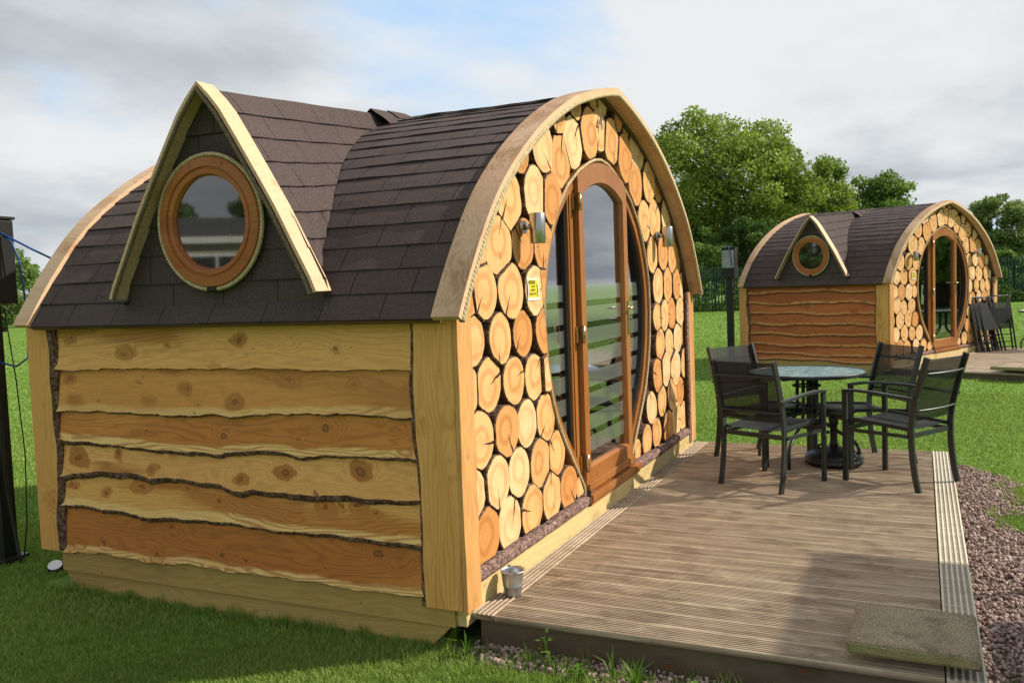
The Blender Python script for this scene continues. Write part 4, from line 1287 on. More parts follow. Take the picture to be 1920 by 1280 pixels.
        for a, b in (((0.024, 0.030), (0.034, 0.004)), ((0.034, 0.004), (0.030, -0.022)), ((0.034, 0.004), (0.046, -0.020)), ((0.028, 0.018), (0.044, 0.014)), ((0.028, -0.028), (0.048, -0.034))):
            ic.bar([(cx + a[0] + .012, -0.0246, cz + a[1]), (cx + b[0] + .012, -0.0246, cz + b[1])], 0.0006, 0.0035, (0, 1, 0))
        ic.build('sign_figure', INK, sg)
    return root

cabin1 = build_cabin('timber_cabin', (0, 0, 0), 0.0, LOGS, BOARDM, EDGES, [0.002, 0.009, 0.018, 0.026, 0.022, 0.004],
    'nearest timber cabin with honey-coloured waney-edge side boards and log-end front', '4', 11)
cabin1.children[0]
r2_ = random.Random(5)
edges2 = []
for k, zc in enumerate((1.43, 1.235, 1.06, 0.875, 0.70, 0.515, 0.36, 0.27)):
    ph = r2_.uniform(0, 6)
    edges2.append([(y, zc + 0.014 * math.sin(y * 3.1 + ph) + 0.010 * math.sin(y * 6.7 + ph * 2) + r2_.uniform(-.005, .005)) for y in np.linspace(0.15, 2.58, 26)])
logs2 = [(4.28 - x, z + r2_.uniform(-.01, .01), r * r2_.uniform(0.93, 1.05)) for x, z, r in LOGS]
cabin2 = build_cabin('timber_cabin', (11.786, -1.422, -0.058), -0.411, logs2, [REDB], edges2, [0.015] * 8,
    'farther timber cabin with dark red-brown side boards behind the garden table', '5', 41)
# ------------------------------------------------------------------ decks
def board_profile(w_, h_, grooves, gd=0.0065):
    """cross section of a grooved deck board: list of (across, height), across 0..w_"""
    pts = [(0, -h_), (0, -0.003), (0.003, 0.0)]
    pitch = (w_ - 0.012) / grooves
    for g in range(grooves):
        c = 0.006 + pitch * (g + 0.5)
        q = pitch * 0.26
        pts += [(c - q * 1.5, 0.0), (c - q * 0.8, -gd), (c + q * 0.8, -gd), (c + q * 1.5, 0.0)]
    pts += [(w_ - 0.003, 0.0), (w_, -0.003), (w_, -h_)]
    return pts
def groove_dirt_shade(pr):  # marks groove bottoms and board sides for dirt and painted shade
    return [1.0 if z < -0.0031 else 0.0 for a, z in pr]

def build_deck(name, loc, rz, label, dm=None):
    dm = dm or DECKM
    root = empty(name, loc, rz)
    tag(root, label, 'deck', 'timber decks in front of the cabins')
    rr = random.Random(3)
    X0, X1, Y0, Y1 = 0.015, 4.455, -2.105, -0.035
    zt = 0.2
    bw = 0.1395
    n = int(round((X1 - X0) / (bw + 0.004)))
    bw = (X1 - X0) / n - 0.006
    yl, yr = Y1 - 0.105, Y0 + 0.135
    for k in range(n):
        x = X0 + k * (bw + 0.006)
        pr = board_profile(bw, 0.028, 7)
        z = zt + rr.uniform(-0.0015, 0.0015)
        m = len(pr)
        ys = [yr + 0.003, yl - 0.003]
        V = [(x + a, y, z + b) for y in ys for a, b in pr]
        F = [(i, i + 1, m + i + 1, m + i) for i in range(m - 1)] + [tuple(range(m))[::-1], tuple(range(m, 2 * m))]
        mb = MB(); mb.add(V, F, 0, False, None, groove_dirt_shade(pr) * 2)
        mb.build('deck_board', dm, root)
    for (ya, yb, g, mt) in ((yl, Y1, 4, DECKM), (Y0, yr - 0.003, 5, DECKE)):
        for xa, xb in ((X0 - 0.002, 2.9), (2.904, X1)):
            pr = board_profile(yb - ya, 0.028, g, 0.005)
            m = len(pr)
            V = [(x, ya + a, zt + 0.0015 + b) for x in (xa, xb) for a, b in pr]
            F = [(i, i + 1, m + i + 1, m + i) for i in range(m - 1)] + [tuple(range(m))[::-1], tuple(range(m, 2 * m))]
            mb = MB(); mb.add(V, F, 0, False, None, groove_dirt_shade(pr) * 2)
            mb.build('edge_board', mt, root)
    mb = MB()
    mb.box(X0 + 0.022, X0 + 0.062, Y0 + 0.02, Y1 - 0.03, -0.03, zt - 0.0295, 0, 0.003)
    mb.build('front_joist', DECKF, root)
    mb = MB()
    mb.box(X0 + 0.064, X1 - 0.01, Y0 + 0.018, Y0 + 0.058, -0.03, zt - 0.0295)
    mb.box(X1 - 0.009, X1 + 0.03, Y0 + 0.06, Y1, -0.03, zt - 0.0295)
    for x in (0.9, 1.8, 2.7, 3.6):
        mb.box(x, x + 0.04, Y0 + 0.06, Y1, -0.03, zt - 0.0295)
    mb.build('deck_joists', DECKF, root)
    return root
deck1 = build_deck('timber_deck', (0, 0, 0), 0, 'near grooved timber deck under the garden table and chairs')
deck2 = build_deck('timber_deck', (11.786, -1.422, -0.058), -0.411, 'far timber deck in front of the red-brown cabin', DECKL)

def in_cabin2(x, y):
    c, s = math.cos(0.411), math.sin(0.411)
    dx, dy = x - 11.786, y + 1.422
    return c * dx - s * dy, s * dx + c * dy
def w2(x, y, z):
    c, s = math.cos(-0.411), math.sin(-0.411)
    return (11.786 + c * x - s * y, -1.422 + s * x + c * y, z - 0.058)

# ------------------------------------------------------------------ furniture
def make_chair():
    root = empty('garden_chair')
    for sg in (-1, 1):
        y = sg * 0.247
        mb = MB()
        path = [(-0.285, y, 0.0), (-0.262, y, 0.10), (-0.245, y, 0.22), (-0.236, y, 0.34), (-0.236, y, 0.44), (-0.246, y, 0.52), (-0.268, y, 0.62), (-0.300, y, 0.74), (-0.350, y, 0.905)]
        mb.bar(path, 0.020, 0.038, (0, 1, 0))
        leg = mb.build('leg', BLACKM, root)
        mb = MB(); mb.bar([(0.262, y, 0.0), (0.262, y, 0.636)], 0.022, 0.036, (0, 1, 0))
        mb.build('leg', BLACKM, root)
        mb = MB()
        pts = [(0.278, y, 0.645), (0.18, y, 0.652), (0.05, y, 0.648), (-0.10, y, 0.636), (-0.292, y * 1.03, 0.622)]
        mb.bar(pts, 0.036, 0.018, (0, 1, 0))
        mb.build('armrest', BLACKM, root)
        mb = MB()
        pts = [(0.285, y * 0.9, 0.395), (0.262, y * 0.9, 0.425), (0.20, y * 0.9, 0.442), (0.0, y * 0.9, 0.430), (-0.225, y * 0.9, 0.412)]
        mb.bar(pts, 0.018, 0.026, (0, 1, 0))
        mb.build('seat_rail', BLACKM, root)
    mb = MB()
    mb.bar([(-0.232, -0.252, 0.375), (-0.232, 0.252, 0.375)], 0.018, 0.032, (1, 0, 0))
    mb.bar([(0.262, -0.25, 0.375), (0.262, 0.25, 0.375)], 0.018, 0.03, (1, 0, 0))
    mb.bar([(-0.22, -0.262, 0.372), (0.25, -0.262, 0.372)], 0.012, 0.024, (0, 1, 0))
    mb.bar([(-0.22, 0.262, 0.372), (0.25, 0.262, 0.372)], 0.012, 0.024, (0, 1, 0))
    mb.build('seat_frame', BLACKM, root)
    # seat sling
    mb = MB()
    xs = [(0.288, 0.392), (0.272, 0.424), (0.235, 0.441), (0.15, 0.437), (0.0, 0.424), (-0.12, 0.414), (-0.21, 0.411)]
    V = []
    for x, z in xs:
        for k in range(9):
            y = -0.236 + 0.472 * k / 8
            V.append((x, y, z + 0.008 - 0.014 * (1 - (y / 0.236) ** 2)))
    mb.add(V, [(i * 9 + k, i * 9 + k + 1, (i + 1) * 9 + k + 1, (i + 1) * 9 + k) for i in range(len(xs) - 1) for k in range(8)], 0, True)
    mb.build('seat', SEATF, root)
    # back sling
    mb = MB()
    zs = [0.475, 0.53, 0.60, 0.68, 0.77, 0.85, 0.893]
    back = [(-0.240, 0.44), (-0.246, 0.52), (-0.268, 0.62), (-0.300, 0.74), (-0.350, 0.905)]
    V = []
    for z in zs:
        bx = float(np.interp(z, [b for a, b in back], [a for a, b in back]))
        for k in range(9):
            y = -0.250 + 0.50 * k / 8
            V.append((bx - 0.016 * (1 - (y / 0.25) ** 2), y, z))
    mb.add(V, [(i * 9 + k, i * 9 + k + 1, (i + 1) * 9 + k + 1, (i + 1) * 9 + k) for i in range(len(zs) - 1) for k in range(8)], 0, True)
    mb.build('backrest', TEXT, root)
    for z in (0.795, 0.545):
        mb = MB()
        bx = float(np.interp(z, [b for a, b in back], [a for a, b in back]))
        mb.tube([(bx - 0.012 - 0.035 * (1 - (y / 0.25) ** 2), y, z) for y in np.linspace(-0.25, 0.25, 13)], 0.0085, 8)
        mb.build('back_bar', BLACKM, root)
    return root

def copy_tree(o, parent=None):
    c = o.copy()
    COL.objects.link(c)
    c.parent = parent
    for ch in o.children:
        copy_tree(ch, c)
    return c

chair = make_chair()
spots = [((3.005, -0.925), math.atan2(-0.22, 0.476), 'black mesh garden chair nearest the cabin door on the near side of the table'),
         ((3.28, -1.75), math.atan2(0.87, 0.50), 'black mesh garden chair on the deck edge strip, right front of the table'),
         ((3.86, -0.72), math.atan2(-0.83, -0.56), 'black mesh garden chair far left of the table with grey sheen on its back'),
         ((3.915, -1.47), math.atan2(0.79, -0.61), 'black mesh garden chair behind the table on the right, in front of the far cabin')]
for i, ((x, y), a, lb) in enumerate(spots):
    c = chair if i == 0 else copy_tree(chair)
    c.location = (x, y, 0.2); c.rotation_euler = (0, 0, a)
    tag(c, lb, 'garden chair', 'four garden chairs around the glass table')

def make_table(name, loc, label, ngroup=None, scale=1.0):
    root = empty(name, loc)
    R0 = 0.445
    mb = MB()
    mb.lathe([(0.022, 0.703), (0.022, 0.712), (R0 - 0.012, 0.712), (R0 - 0.012, 0.703), (0.022, 0.703)], (0, 0, 0), 64, 0, False)
    mb.build('table_top', TGLASS, root)
    mb = MB()
    mb.lathe([(R0 - 0.022, 0.699), (R0 - 0.011, 0.699), (R0 - 0.011, 0.7155), (R0 - 0.004, 0.718), (R0, 0.713), (R0, 0.692), (R0 - 0.006, 0.688), (R0 - 0.022, 0.690), (R0 - 0.022, 0.699)], (0, 0, 0), 64)
    mb.build('table_rim', BLACKM, root)
    for k in range(4):
        a = math.pi / 4 + k * math.pi / 2 + 0.55
        ca, sa = math.cos(a), math.sin(a)
        mb = MB()
        pts = [(0.078, 0.69), (0.078, 0.42), (0.084, 0.375), (0.11, 0.335), (0.17, 0.29), (0.27, 0.235), (0.345, 0.195), (0.385, 0.16), (0.40, 0.11), (0.402, 0.0)]
        mb.tube([(r * ca, r * sa, z) for r, z in pts], 0.0135, 10)
        mb.build('leg', BLACKM, root)
    mb = MB()
    mb.lathe([(0.080, 0.595), (0.110, 0.595), (0.110, 0.607), (0.080, 0.607), (0.080, 0.595)], (0, 0, 0), 28)
    mb.build('pole_ring', BLACKM, root)
    mb = MB()
    mb.lathe([(0.045, 0.42), (0.072, 0.42), (0.072, 0.43), (0.045, 0.43), (0.045, 0.42)], (0, 0, 0), 24)
    mb.build('pole_ring', BLACKM, root)
    mb = MB()
    for k in range(2):
        a = math.pi / 4 + k * math.pi / 2 + 0.25
        ca, sa = math.cos(a), math.sin(a)
        mb.bar([(-0.29 * ca, -0.29 * sa, 0.672 - k * 0.004), (0.29 * ca, 0.29 * sa, 0.672 - k * 0.004)], 0.022, 0.018, (-sa, ca, 0))
    mb.build('top_frame', BLACKM, root)
    tag(root, label, 'garden table', ngroup)
    return root
make_table('garden_table', (3.83, -1.07, 0.2), 'round garden table with rippled blue-grey glass top among four black chairs', 'glass garden tables on the decks')
t2 = make_table('garden_table', w2(3.66, -0.97, 0.2), 'distant round garden table on the far deck, just its rim at the right picture edge', 'glass garden tables on the decks')
t2.location = (15.42, -3.98, 0.142)

# parasol base
root = empty('parasol_base', (3.735, -1.275, 0.2))
tag(root, 'round black parasol base standing on the deck under the garden table', 'parasol base')
mb = MB()
mb.lathe([(0.0, 0.004), (0.195, 0.004), (0.215, 0.02), (0.218, 0.055), (0.212, 0.075), (0.195, 0.088), (0.16, 0.105), (0.10, 0.125), (0.055, 0.140), (0.030, 0.150), (0.0, 0.150)], (0, 0, 0), 48)
b_ = mb.build('base_shell', BLACKP, root)
mb = MB(); mb.lathe([(0.218, 0.028), (0.2205, 0.032), (0.2205, 0.046), (0.2165, 0.050)], (0, 0, 0), 48)
mb.build('base_band', BLACKM, root)
mb = MB()
mb.lathe([(0.0, 0.145), (0.034, 0.145), (0.030, 0.17), (0.027, 0.18), (0.027, 0.305), (0.036, 0.31), (0.037, 0.365), (0.031, 0.372), (0.025, 0.372), (0.022, 0.30)], (0, 0, 0), 28)
mb.build('pole_socket', BLACKP, root)
mb = MB(); mb.tube([(0.0, 0.03, 0.25), (0.0, 0.062, 0.25)], 0.012, 12); mb.build('clamp_knob', BLACKP, root)
mb = MB()
mb.tube([(0.02, 0.12, 0.09), (0.02, 0.115, 0.14), (0.02, 0.085, 0.155), (0.02, 0.06, 0.13)], 0.010, 8)
mb.build('carry_handle', BLACKP, root)

# little bucket
root = empty('metal_bucket', (0.285, -0.115, 0.2015))
tag(root, 'small galvanised metal bucket on the deck beside the near cabin corner', 'bucket')
mb = MB()
prof = [(0.0, 0.004), (0.036, 0.004), (0.037, 0.0), (0.040, 0.0), (0.041, 0.006), (0.046, 0.045), (0.0475, 0.047), (0.0475, 0.050), (0.0465, 0.052), (0.0545, 0.113), (0.057, 0.116), (0.057, 0.120), (0.0535, 0.121), (0.052, 0.112), (0.039, 0.008), (0.0, 0.008)]
mb.lathe(prof, (0, 0, 0), 40)
bk = mb.build('bucket_body', ZINC, root)
for sg in (-1, 1):
    mb = MB()
    mb.box(-0.007, 0.007, 0.053 if sg > 0 else -0.0575, 0.0575 if sg > 0 else -0.053, 0.090, 0.130, 0, 0.002)
    mb.build('handle_lug', ZINC, root)
mb = MB()
mb.tube([(0.058 * math.sin(a) * 0.98 + 0.004, -0.060 * math.cos(a), 0.118 + 0.004 * math.sin(a)) for a in np.linspace(0, math.pi, 18)], 0.0022, 6)
mb.build('handle', ZINC, root)
root.rotation_euler = (0, 0, R_(-50))

# slab
root = empty('paving_slab_step', (0.235, -1.862, 0.2))
tag(root, 'mossy square paving slab raised on blocks at the front corner of the near deck', 'paving slab', 'stone slabs lying on the deck corners')
def slab_mesh(sz=0.225, h=0.047, z0=0.045, seed=2):
    rr = np.random.default_rng(seed)
    bm = bmesh.new()
    bmesh.ops.create_cube(bm, size=1)
    for v in bm.verts: v.co = Vector((v.co.x * 2 * sz, v.co.y * 2 * sz, z0 + h / 2 + v.co.z * h))
    bmesh.ops.bevel(bm, geom=bm.edges[:], offset=0.006, segments=2, affect='EDGES')
    bmesh.ops.subdivide_edges(bm, edges=bm.edges[:], cuts=7, use_grid_fill=True)
    from mathutils import noise as mn
    for v in bm.verts:
        q = mn.noise_vector(v.co * 40) * 0.0022 + mn.noise_vector(v.co * 9) * 0.002
        if v.co.z > z0 + h - 0.01 and (abs(v.co.x) > sz - 0.02 or abs(v.co.y) > sz - 0.02):
            v.co.z -= 0.004 * abs(mn.noise(v.co * 25))
        v.co += q
        if v.co.x < -sz + 0.05 and v.co.y < -sz + 0.05 and v.co.z > z0 + h * 0.3:
            v.co.z -= 0.022 * max(0, (0.05 - (v.co.y + sz)) / 0.05) * max(0, (0.05 - (v.co.x + sz)) / 0.05)
    bm.verts.index_update()
    mb = MB()
    mb.add([v.co for v in bm.verts], [[v.index for v in f.verts] for f in bm.faces], 0, True)
    bm.free()
    return mb
slab_mesh().build('slab', SLAB, root)
mb = MB(); mb.box(-0.09, -0.02, -0.10, 0.06, 0.0035, 0.044, 0, 0.003); mb.box(0.02, 0.10, -0.10, 0.06, 0.0035, 0.044, 0, 0.003)
mb.build('support_block', DECKF, root)
root.rotation_euler = (0, 0, R_(-1.0))
r2s = empty('paving_slab_step', (11.25, -3.20, 0.142), -0.43)
tag(r2s, 'thin stone slab lying on the front corner of the far deck', 'paving slab', 'stone slabs lying on the deck corners')
slab_mesh(0.30, 0.045, 0.05, 5).build('slab', SLAB, r2s)
mb = MB(); mb.box(-0.09, 0.10, -0.20, 0.16, 0.003, 0.049); mb.build('support_block', DECKF, r2s)

# folded chairs leaning on the far cabin
def folded_chair(name='folded_chair'):
    root = empty(name)
    for sg in (-1, 1):
        y = sg * 0.235
        mb = MB(); mb.bar([(0.0, y, 0.0), (0.0, y, 0.90), (0.01, y, 1.02)], 0.018, 0.026, (0, 1, 0)); mb.build('back_leg', BLACKM, root)
        mb = MB(); mb.bar([(0.055, y * 0.9, 0.0), (0.045, y * 0.9, 0.45), (0.03, y * 0.9, 0.80)], 0.018, 0.026, (0, 1, 0)); mb.build('front_leg', BLACKM, root)
        mb = MB(); mb.bar([(0.085, y * 1.08, 0.36), (0.075, y * 1.08, 0.97)], 0.03, 0.016, (0, 1, 0)); mb.build('armrest', BLACKM, root)
    for z, x in ((0.06, 0.0), (0.16, 0.055), (0.30, 0.05), (0.64, 0.0), (1.02, 0.01)):
        mb = MB()
        mb.tube([(x, -0.235, z), (x, 0.235, z)], 0.010, 8)
        mb.build('cross_bar', BLACKM, root)
    mb = MB()
    mb.add([(-0.014, -0.22, 0.40), (-0.014, 0.22, 0.40), (-0.014, 0.21, 0.90), (-0.014, -0.21, 0.90)], [(0, 1, 2, 3)])
    mb.build('backrest', TEXT, root)
    mb = MB()
    mb.add([(0.036, -0.19, 0.50), (0.036, 0.19, 0.50), (0.036, 0.19, 0.80), (0.036, -0.19, 0.80)], [(0, 1, 2, 3)])
    mb.build('seat', SEATF, root)
    return root
fc = folded_chair()
fspots = [(3.42, -0.20, 82, 11, 'black folded chair leaning on the far cabin, first beside its door'),
          (3.52, -0.26, 80, 13, 'black folded chair second from the far cabin door, in the leaning row'),
          (3.62, -0.33, 77, 15, 'black folded chair in the middle of the row leaning on the far cabin'),
          (3.90, -0.38, 66, 14, 'black folded chair with its grey mesh back turned to view, at the far cabin corner')]
for i, (x, y, az, tilt, lb) in enumerate(fspots):
    c = fc if i == 0 else copy_tree(fc)
    p_ = w2(x, y, 0.2)
    c.location = p_
    c.rotation_mode = 'XYZ'
    c.rotation_euler = (0, R_(tilt if i < 3 else 10), R_(az) - 0.411 + math.pi * (0 if i < 3 else 0))
    tag(c, lb, 'folding chair', 'folded chairs leaning on the far cabin')

# ------------------------------------------------------------------ power posts
def power_post(name, loc, rz, label, white_side):
    root = empty(name, loc, rz)
    tag(root, label, 'power post', 'black electric hook-up posts')
    mb = MB(); mb.box(-0.055, 0.055, -0.055, 0.055, -0.1, 1.75, 0, 0.006)
    mb.box(-0.10, 0.10, -0.10, 0.10, -0.1, 0.06, 0, 0.01)
    mb.build('post', BLACKP, root)
    mb = MB(); mb.box(-0.115, 0.115, -0.135, 0.125, 1.675, 2.205, 0, 0.012)
    mb.box(-0.125, 0.125, -0.145, 0.135, 2.206, 2.225, 0, 0.006)
    bx = mb.build('socket_box', BLACKP, root)
    mb = MB()
    if white_side: mb.box(-0.10, 0.10, 0.1255, 0.150, 1.86, 2.17, 0, 0.006)
    else: mb.box(-0.08, 0.08, 0.1255, 0.135, 1.75, 2.10, 0, 0.004)
    mb.build('socket_cover', GREYB if white_side else BLACKM, bx)
    return root
pp = power_post('power_post', (0.215, 3.46, 0.0), R_(8), 'black hook-up post with blue cables at the left picture edge beside the near cabin', False)
mb = MB(); mb.tube([(-0.02, -0.10, 2.15), (0.09, -0.28, 2.02), (0.20, -0.46, 1.90), (0.28, -0.60, 1.82), (0.32, -0.72, 1.62)], 0.0065, 8); mb.build('blue_cable', BLUEC, pp)
mb = MB(); mb.tube([(0.02, -0.15, 2.10), (0.03, -0.20, 2.06), (0.045, -0.235, 1.95), (0.05, -0.25, 1.75), (0.05, -0.26, 1.50), (0.045, -0.25, 1.33), (0.02, -0.18, 1.28), (0.0, -0.06, 1.31), (-0.04, 0.02, 1.36)], 0.0065, 8); mb.build('blue_cable', BLUEC, pp)
mb = MB(); mb.tube([(-0.07, -0.065, 1.66), (-0.05, -0.09, 1.0), (-0.03, -0.085, 0.5), (-0.02, -0.13, 0.1), (-0.05, -0.20, -0.02)], 0.011, 8); mb.build('black_cable', BLACKP, pp)
mb = MB(); mb.tube([(0.06, -0.07, 1.66), (0.085, -0.10, 1.2), (0.10, -0.115, 0.7), (0.07, -0.12, 0.25), (0.05, -0.10, 0.05)], 0.004, 6); mb.build('thin_cable', BLACKP, pp)
pp2 = power_post('power_post', (12.55, 1.21, -0.02), R_(88), 'black hook-up post with grey socket box standing before the far cabin', True)
mb = MB(); mb.tube([(-0.08, 0.16, 1.88), (-0.06, 0.17, 2.10), (-0.02, 0.15, 2.235), (0.06, 0.0, 2.25), (0.02, -0.14, 2.24), (0.0, -0.19, 2.10), (0.02, -0.40, 2.0), (0.05, -0.9, 1.9)], 0.007, 8); mb.build('blue_cable', BLUEC, pp2)

# ground spotlight
root = empty('ground_spotlight', (0.17, 2.93, 0.0))
tag(root, 'small ground spotlight with a pale round lens in the grass by the near cabin', 'garden light')
mb = MB()
ax = Vector((-0.35, -0.30, 0.88)).normalized()
c0 = Vector((0, 0, 0.03)); 
mb.tube([c0, c0 + ax * 0.05], 0.045, 20)
mb.tube([c0 - Vector((0, 0, 0.05)), c0 + ax * 0.01], 0.01, 8)
mb.build('lamp_housing', BLACKP, root)
mb = MB(); mb.tube([c0 + ax * 0.0505, c0 + ax * 0.053], 0.041, 20); mb.build('lens', WHITE, root)
# ------------------------------------------------------------------ ground
mb = MB()
S_ = 400
mb.add([(-S_, -S_, 0.03), (S_, -S_, 0.03), (S_, S_, 0.03), (-S_, S_, 0.03)], [(0, 1, 2, 3)])
g = mb.build('ground', LAWN); tag(g, 'mown green lawn spreading between and beyond the cabins', 'lawn', None, 'structure')

# gravel bed
GX = [(-1.6, -3.4), (-0.5, -3.3), (0.5, -3.1), (1.5, -2.72), (2.3, -2.52), (3.0, -2.40), (3.5, -2.55), (4.0, -2.52), (4.4, -2.43), (4.7, -2.22)]
def gravel_edge(x):
    return interp(x, GX)
def in_gravel(x, y):
    a = -0.02 + 0.03 * math.sin(x * 9) + 0.02 * math.sin(x * 23)
    if -1.6 < x < 4.68 and gravel_edge(x) + 0.05 * math.sin(x * 7) + a < y < -2.09: return True
    fx = -0.07 - 0.16 * max(0, -y) + 0.04 * math.sin(y * 8)
    if fx < x < 0.06 and -2.12 < y < -0.02: return True
    return False
V = []; F = []
n = 90
for k in range(n):
    x = -1.6 + 6.28 * k / (n - 1)
    V += [(x, gravel_edge(x), 0.034), (x, -2.08, 0.034)]
F = [(2 * k, 2 * k + 2, 2 * k + 3, 2 * k + 1) for k in range(n - 1)]
mb = MB(); mb.add(V, F)
V = []
for k in range(40):
    y = 0.12 - 2.22 * k / 39
    V += [(-0.07 - 0.16 * max(0, -y) + 0.04 * math.sin(y * 8), y, 0.038), (0.03, y, 0.038)]
mb.add(V, [(2 * k, 2 * k + 1, 2 * k + 3, 2 * k + 2) for k in range(39)])
g = mb.build('gravel_bed', GRAVELB); tag(g, 'bare earth bed under the gravel beside the near deck', 'gravel bed', None, 'structure')

ICO = None
def ico():
    bm = bmesh.new(); bmesh.ops.create_icosphere(bm, subdivisions=1, radius=1)
    v = np.array([q.co for q in bm.verts]); f = np.array([[q.index for q in p.verts] for p in bm.faces]); bm.free()
    return v, f
iv, iff = ico()
pts = []
rr = random.Random(9)
while len(pts) < 15000:
    x = rr.uniform(-1.6, 4.7); y = rr.uniform(-3.4, 0.1)
    if rr.random() < 0.0: continue
    if in_gravel(x, y): pts.append((x, y))
pts = np.array(pts); n = len(pts)
sz = rng.uniform(0.007, 0.0165, n)
A = rng.normal(size=(n, 3, 3)); Q, _ = np.linalg.qr(A)
sh = np.stack([sz, sz * rng.uniform(.55, .9, n), sz * rng.uniform(.4, .75, n)], 1)
vv = iv[None] * (1 + rng.uniform(-.22, .22, (n, len(iv), 1)))
vv = np.einsum('nij,nkj->nki', Q, vv * sh[:, None, :])
vv[..., 0] += pts[:, 0, None]; vv[..., 1] += pts[:, 1, None]; vv[..., 2] += (0.038 + rng.uniform(0, 0.016, n))[:, None]
ff = iff[None] + (np.arange(n) * len(iv))[:, None, None]
g = np_obj('gravel', vv.reshape(-1, 3), ff.reshape(-1, 3), GRAVEL, np.repeat(rng.uniform(0, 1, n), len(iv)))
tag(g, 'reddish crushed gravel beside and in front of the near deck', 'gravel', None, 'stuff')

# ------------------------------------------------------------------ grass
def blocked(x, y):
    m = (x > -0.03) & (x < 4.34) & (y > 0.0) & (y < 2.8)
    m |= (x > 0.0) & (x < 4.48) & (y > -2.11) & (y < 0.02)
    c, s = math.cos(0.411), math.sin(0.411)
    dx, dy = x - 11.786, y + 1.422
    lx, ly = c * dx - s * dy, s * dx + c * dy
    m |= (lx > -0.03) & (lx < 4.48) & (ly > -2.11) & (ly < 2.8)
    ge = np.interp(x, [p[0] for p in GX], [p[1] for p in GX]) + 0.05 * np.sin(x * 7) - 0.02 + 0.03 * np.sin(x * 9)
    m |= (x > -1.6) & (x < 4.68) & (y > ge + 0.03) & (y < -2.08) & (rng.random(len(x)) > 0.02)
    fx = -0.07 + 0.16 * np.minimum(y, 0) + 0.04 * np.sin(y * 8)
    m |= (x > fx) & (x < 0.05) & (y > -2.12) & (y < -0.02) & (rng.random(len(x)) > 0.5)
    return m
fwd = -ROT.col[2]; fa = math.atan2(fwd.y, fwd.x)
def scatter(n, r0, r1, h, wd, spread):
    u = rng.random(n)
    r = np.sqrt(r0 * r0 + u * (r1 * r1 - r0 * r0))
    a = fa + rng.uniform(-spread, spread, n)
    x = CAMP.x + r * np.cos(a); y = CAMP.y + r * np.sin(a)
    k = ~blocked(x, y)
    x, y, r = x[k], y[k], r[k]
    n = len(x)
    patch = 0.5 + 0.25 * np.sin(x * 2.3 + np.sin(y * 3.1)) + 0.25 * np.sin(y * 2.9 + np.cos(x * 1.7) * 2)
    hh = h * rng.uniform(0.5, 1.35, n) * (0.75 + 0.5 * patch)
    ww = wd * rng.uniform(0.7, 1.3, n)
    an = rng.uniform(0, 2 * np.pi, n)
    ln = rng.uniform(0.2, 1.1, n) * hh
    la = rng.uniform(0, 2 * np.pi, n)
    dx, dy = np.cos(an) * ww / 2, np.sin(an) * ww / 2
    lx, ly = np.cos(la) * ln, np.sin(la) * ln
    z = np.full(n, 0.03); hh = hh + 0.03
    V = np.stack([np.stack([x - dx, y - dy, z - 0.004], 1), np.stack([x + dx, y + dy, z - 0.004], 1),
                  np.stack([x + dx * .8 + lx * .4, y + dy * .8 + ly * .4, z + (hh - z) * .62], 1), np.stack([x + lx, y + ly, hh], 1), np.stack([x - dx * .8 + lx * .4, y - dy * .8 + ly * .4, z + (hh - z) * .62], 1)], 1)
    o = (np.arange(n) * 5)[:, None]
    # quad + tri as two tris + tri
    F = np.concatenate([o + np.array([[0, 1, 2]]), o + np.array([[0, 2, 4]]), o + np.array([[4, 2, 3]])], 0)
    stripe = 0.5 + 0.5 * np.tanh(2 * np.sin((x * math.sin(R_(12)) + y * math.cos(R_(12))) * 3.6))
    dry = (rng.random(n) < 0.07) * 0.7
    big = 0.5 + 0.5 * np.sin(x * 0.9 + 1.3 * np.sin(y * 0.7)) * np.sin(y * 1.1 + 0.8 * np.cos(x * 0.6))
    T = np.clip(rng.uniform(0.0, 0.62, n) + 0.22 * big + 0.25 * patch + 0.12 * stripe - 0.1 + dry, 0, 1.3)
    return V.reshape(-1, 3), F, np.repeat(T, 5)
parts = [scatter(330000, 1.4, 4.3, 0.026, 0.0036, 0.80), scatter(260000, 4.3, 7.5, 0.026, 0.0052, 0.78), scatter(190000, 7.5, 13, 0.026, 0.009, 0.76), scatter(115000, 13, 24, 0.028, 0.016, 0.72), scatter(50000, 24, 44, 0.035, 0.04, 0.70)]
# taller tufts against the skid and the deck
def tufts(n, x0, x1, y0, y1, h):
    x = rng.uniform(x0, x1, n); y = rng.uniform(y0, y1, n)
    hh = h * rng.uniform(0.4, 1.3, n); an = rng.uniform(0, 6.28, n); ww = 0.0045
    la = rng.uniform(0, 6.28, n); ln = hh * rng.uniform(0.1, 0.5, n)
    dx, dy = np.cos(an) * ww / 2, np.sin(an) * ww / 2; lx, ly = np.cos(la) * ln, np.sin(la) * ln; z = np.full(n, 0.028); hh = hh + 0.03
    V = np.stack([np.stack([x - dx, y - dy, z], 1), np.stack([x + dx, y + dy, z], 1), np.stack([x + dx * .7 + lx * .4, y + dy * .7 + ly * .4, hh * .62], 1), np.stack([x + lx, y + ly, hh], 1), np.stack([x - dx * .7 + lx * .4, y - dy * .7 + ly * .4, hh * .62], 1)], 1)
    o = (np.arange(n) * 5)[:, None]
    F = np.concatenate([o + np.array([[0, 1, 2]]), o + np.array([[0, 2, 4]]), o + np.array([[4, 2, 3]])], 0)
    return V.reshape(-1, 3), F, np.repeat(rng.uniform(0.1, 0.9, n), 5)
for k in range(46):
    yy = rng.uniform(0.1, 2.7)
    parts.append(tufts(26, -0.09, -0.035, yy, yy + 0.07, 0.06))
parts.append(tufts(2000, -0.10, -0.04, 0.15, 2.7, 0.03))
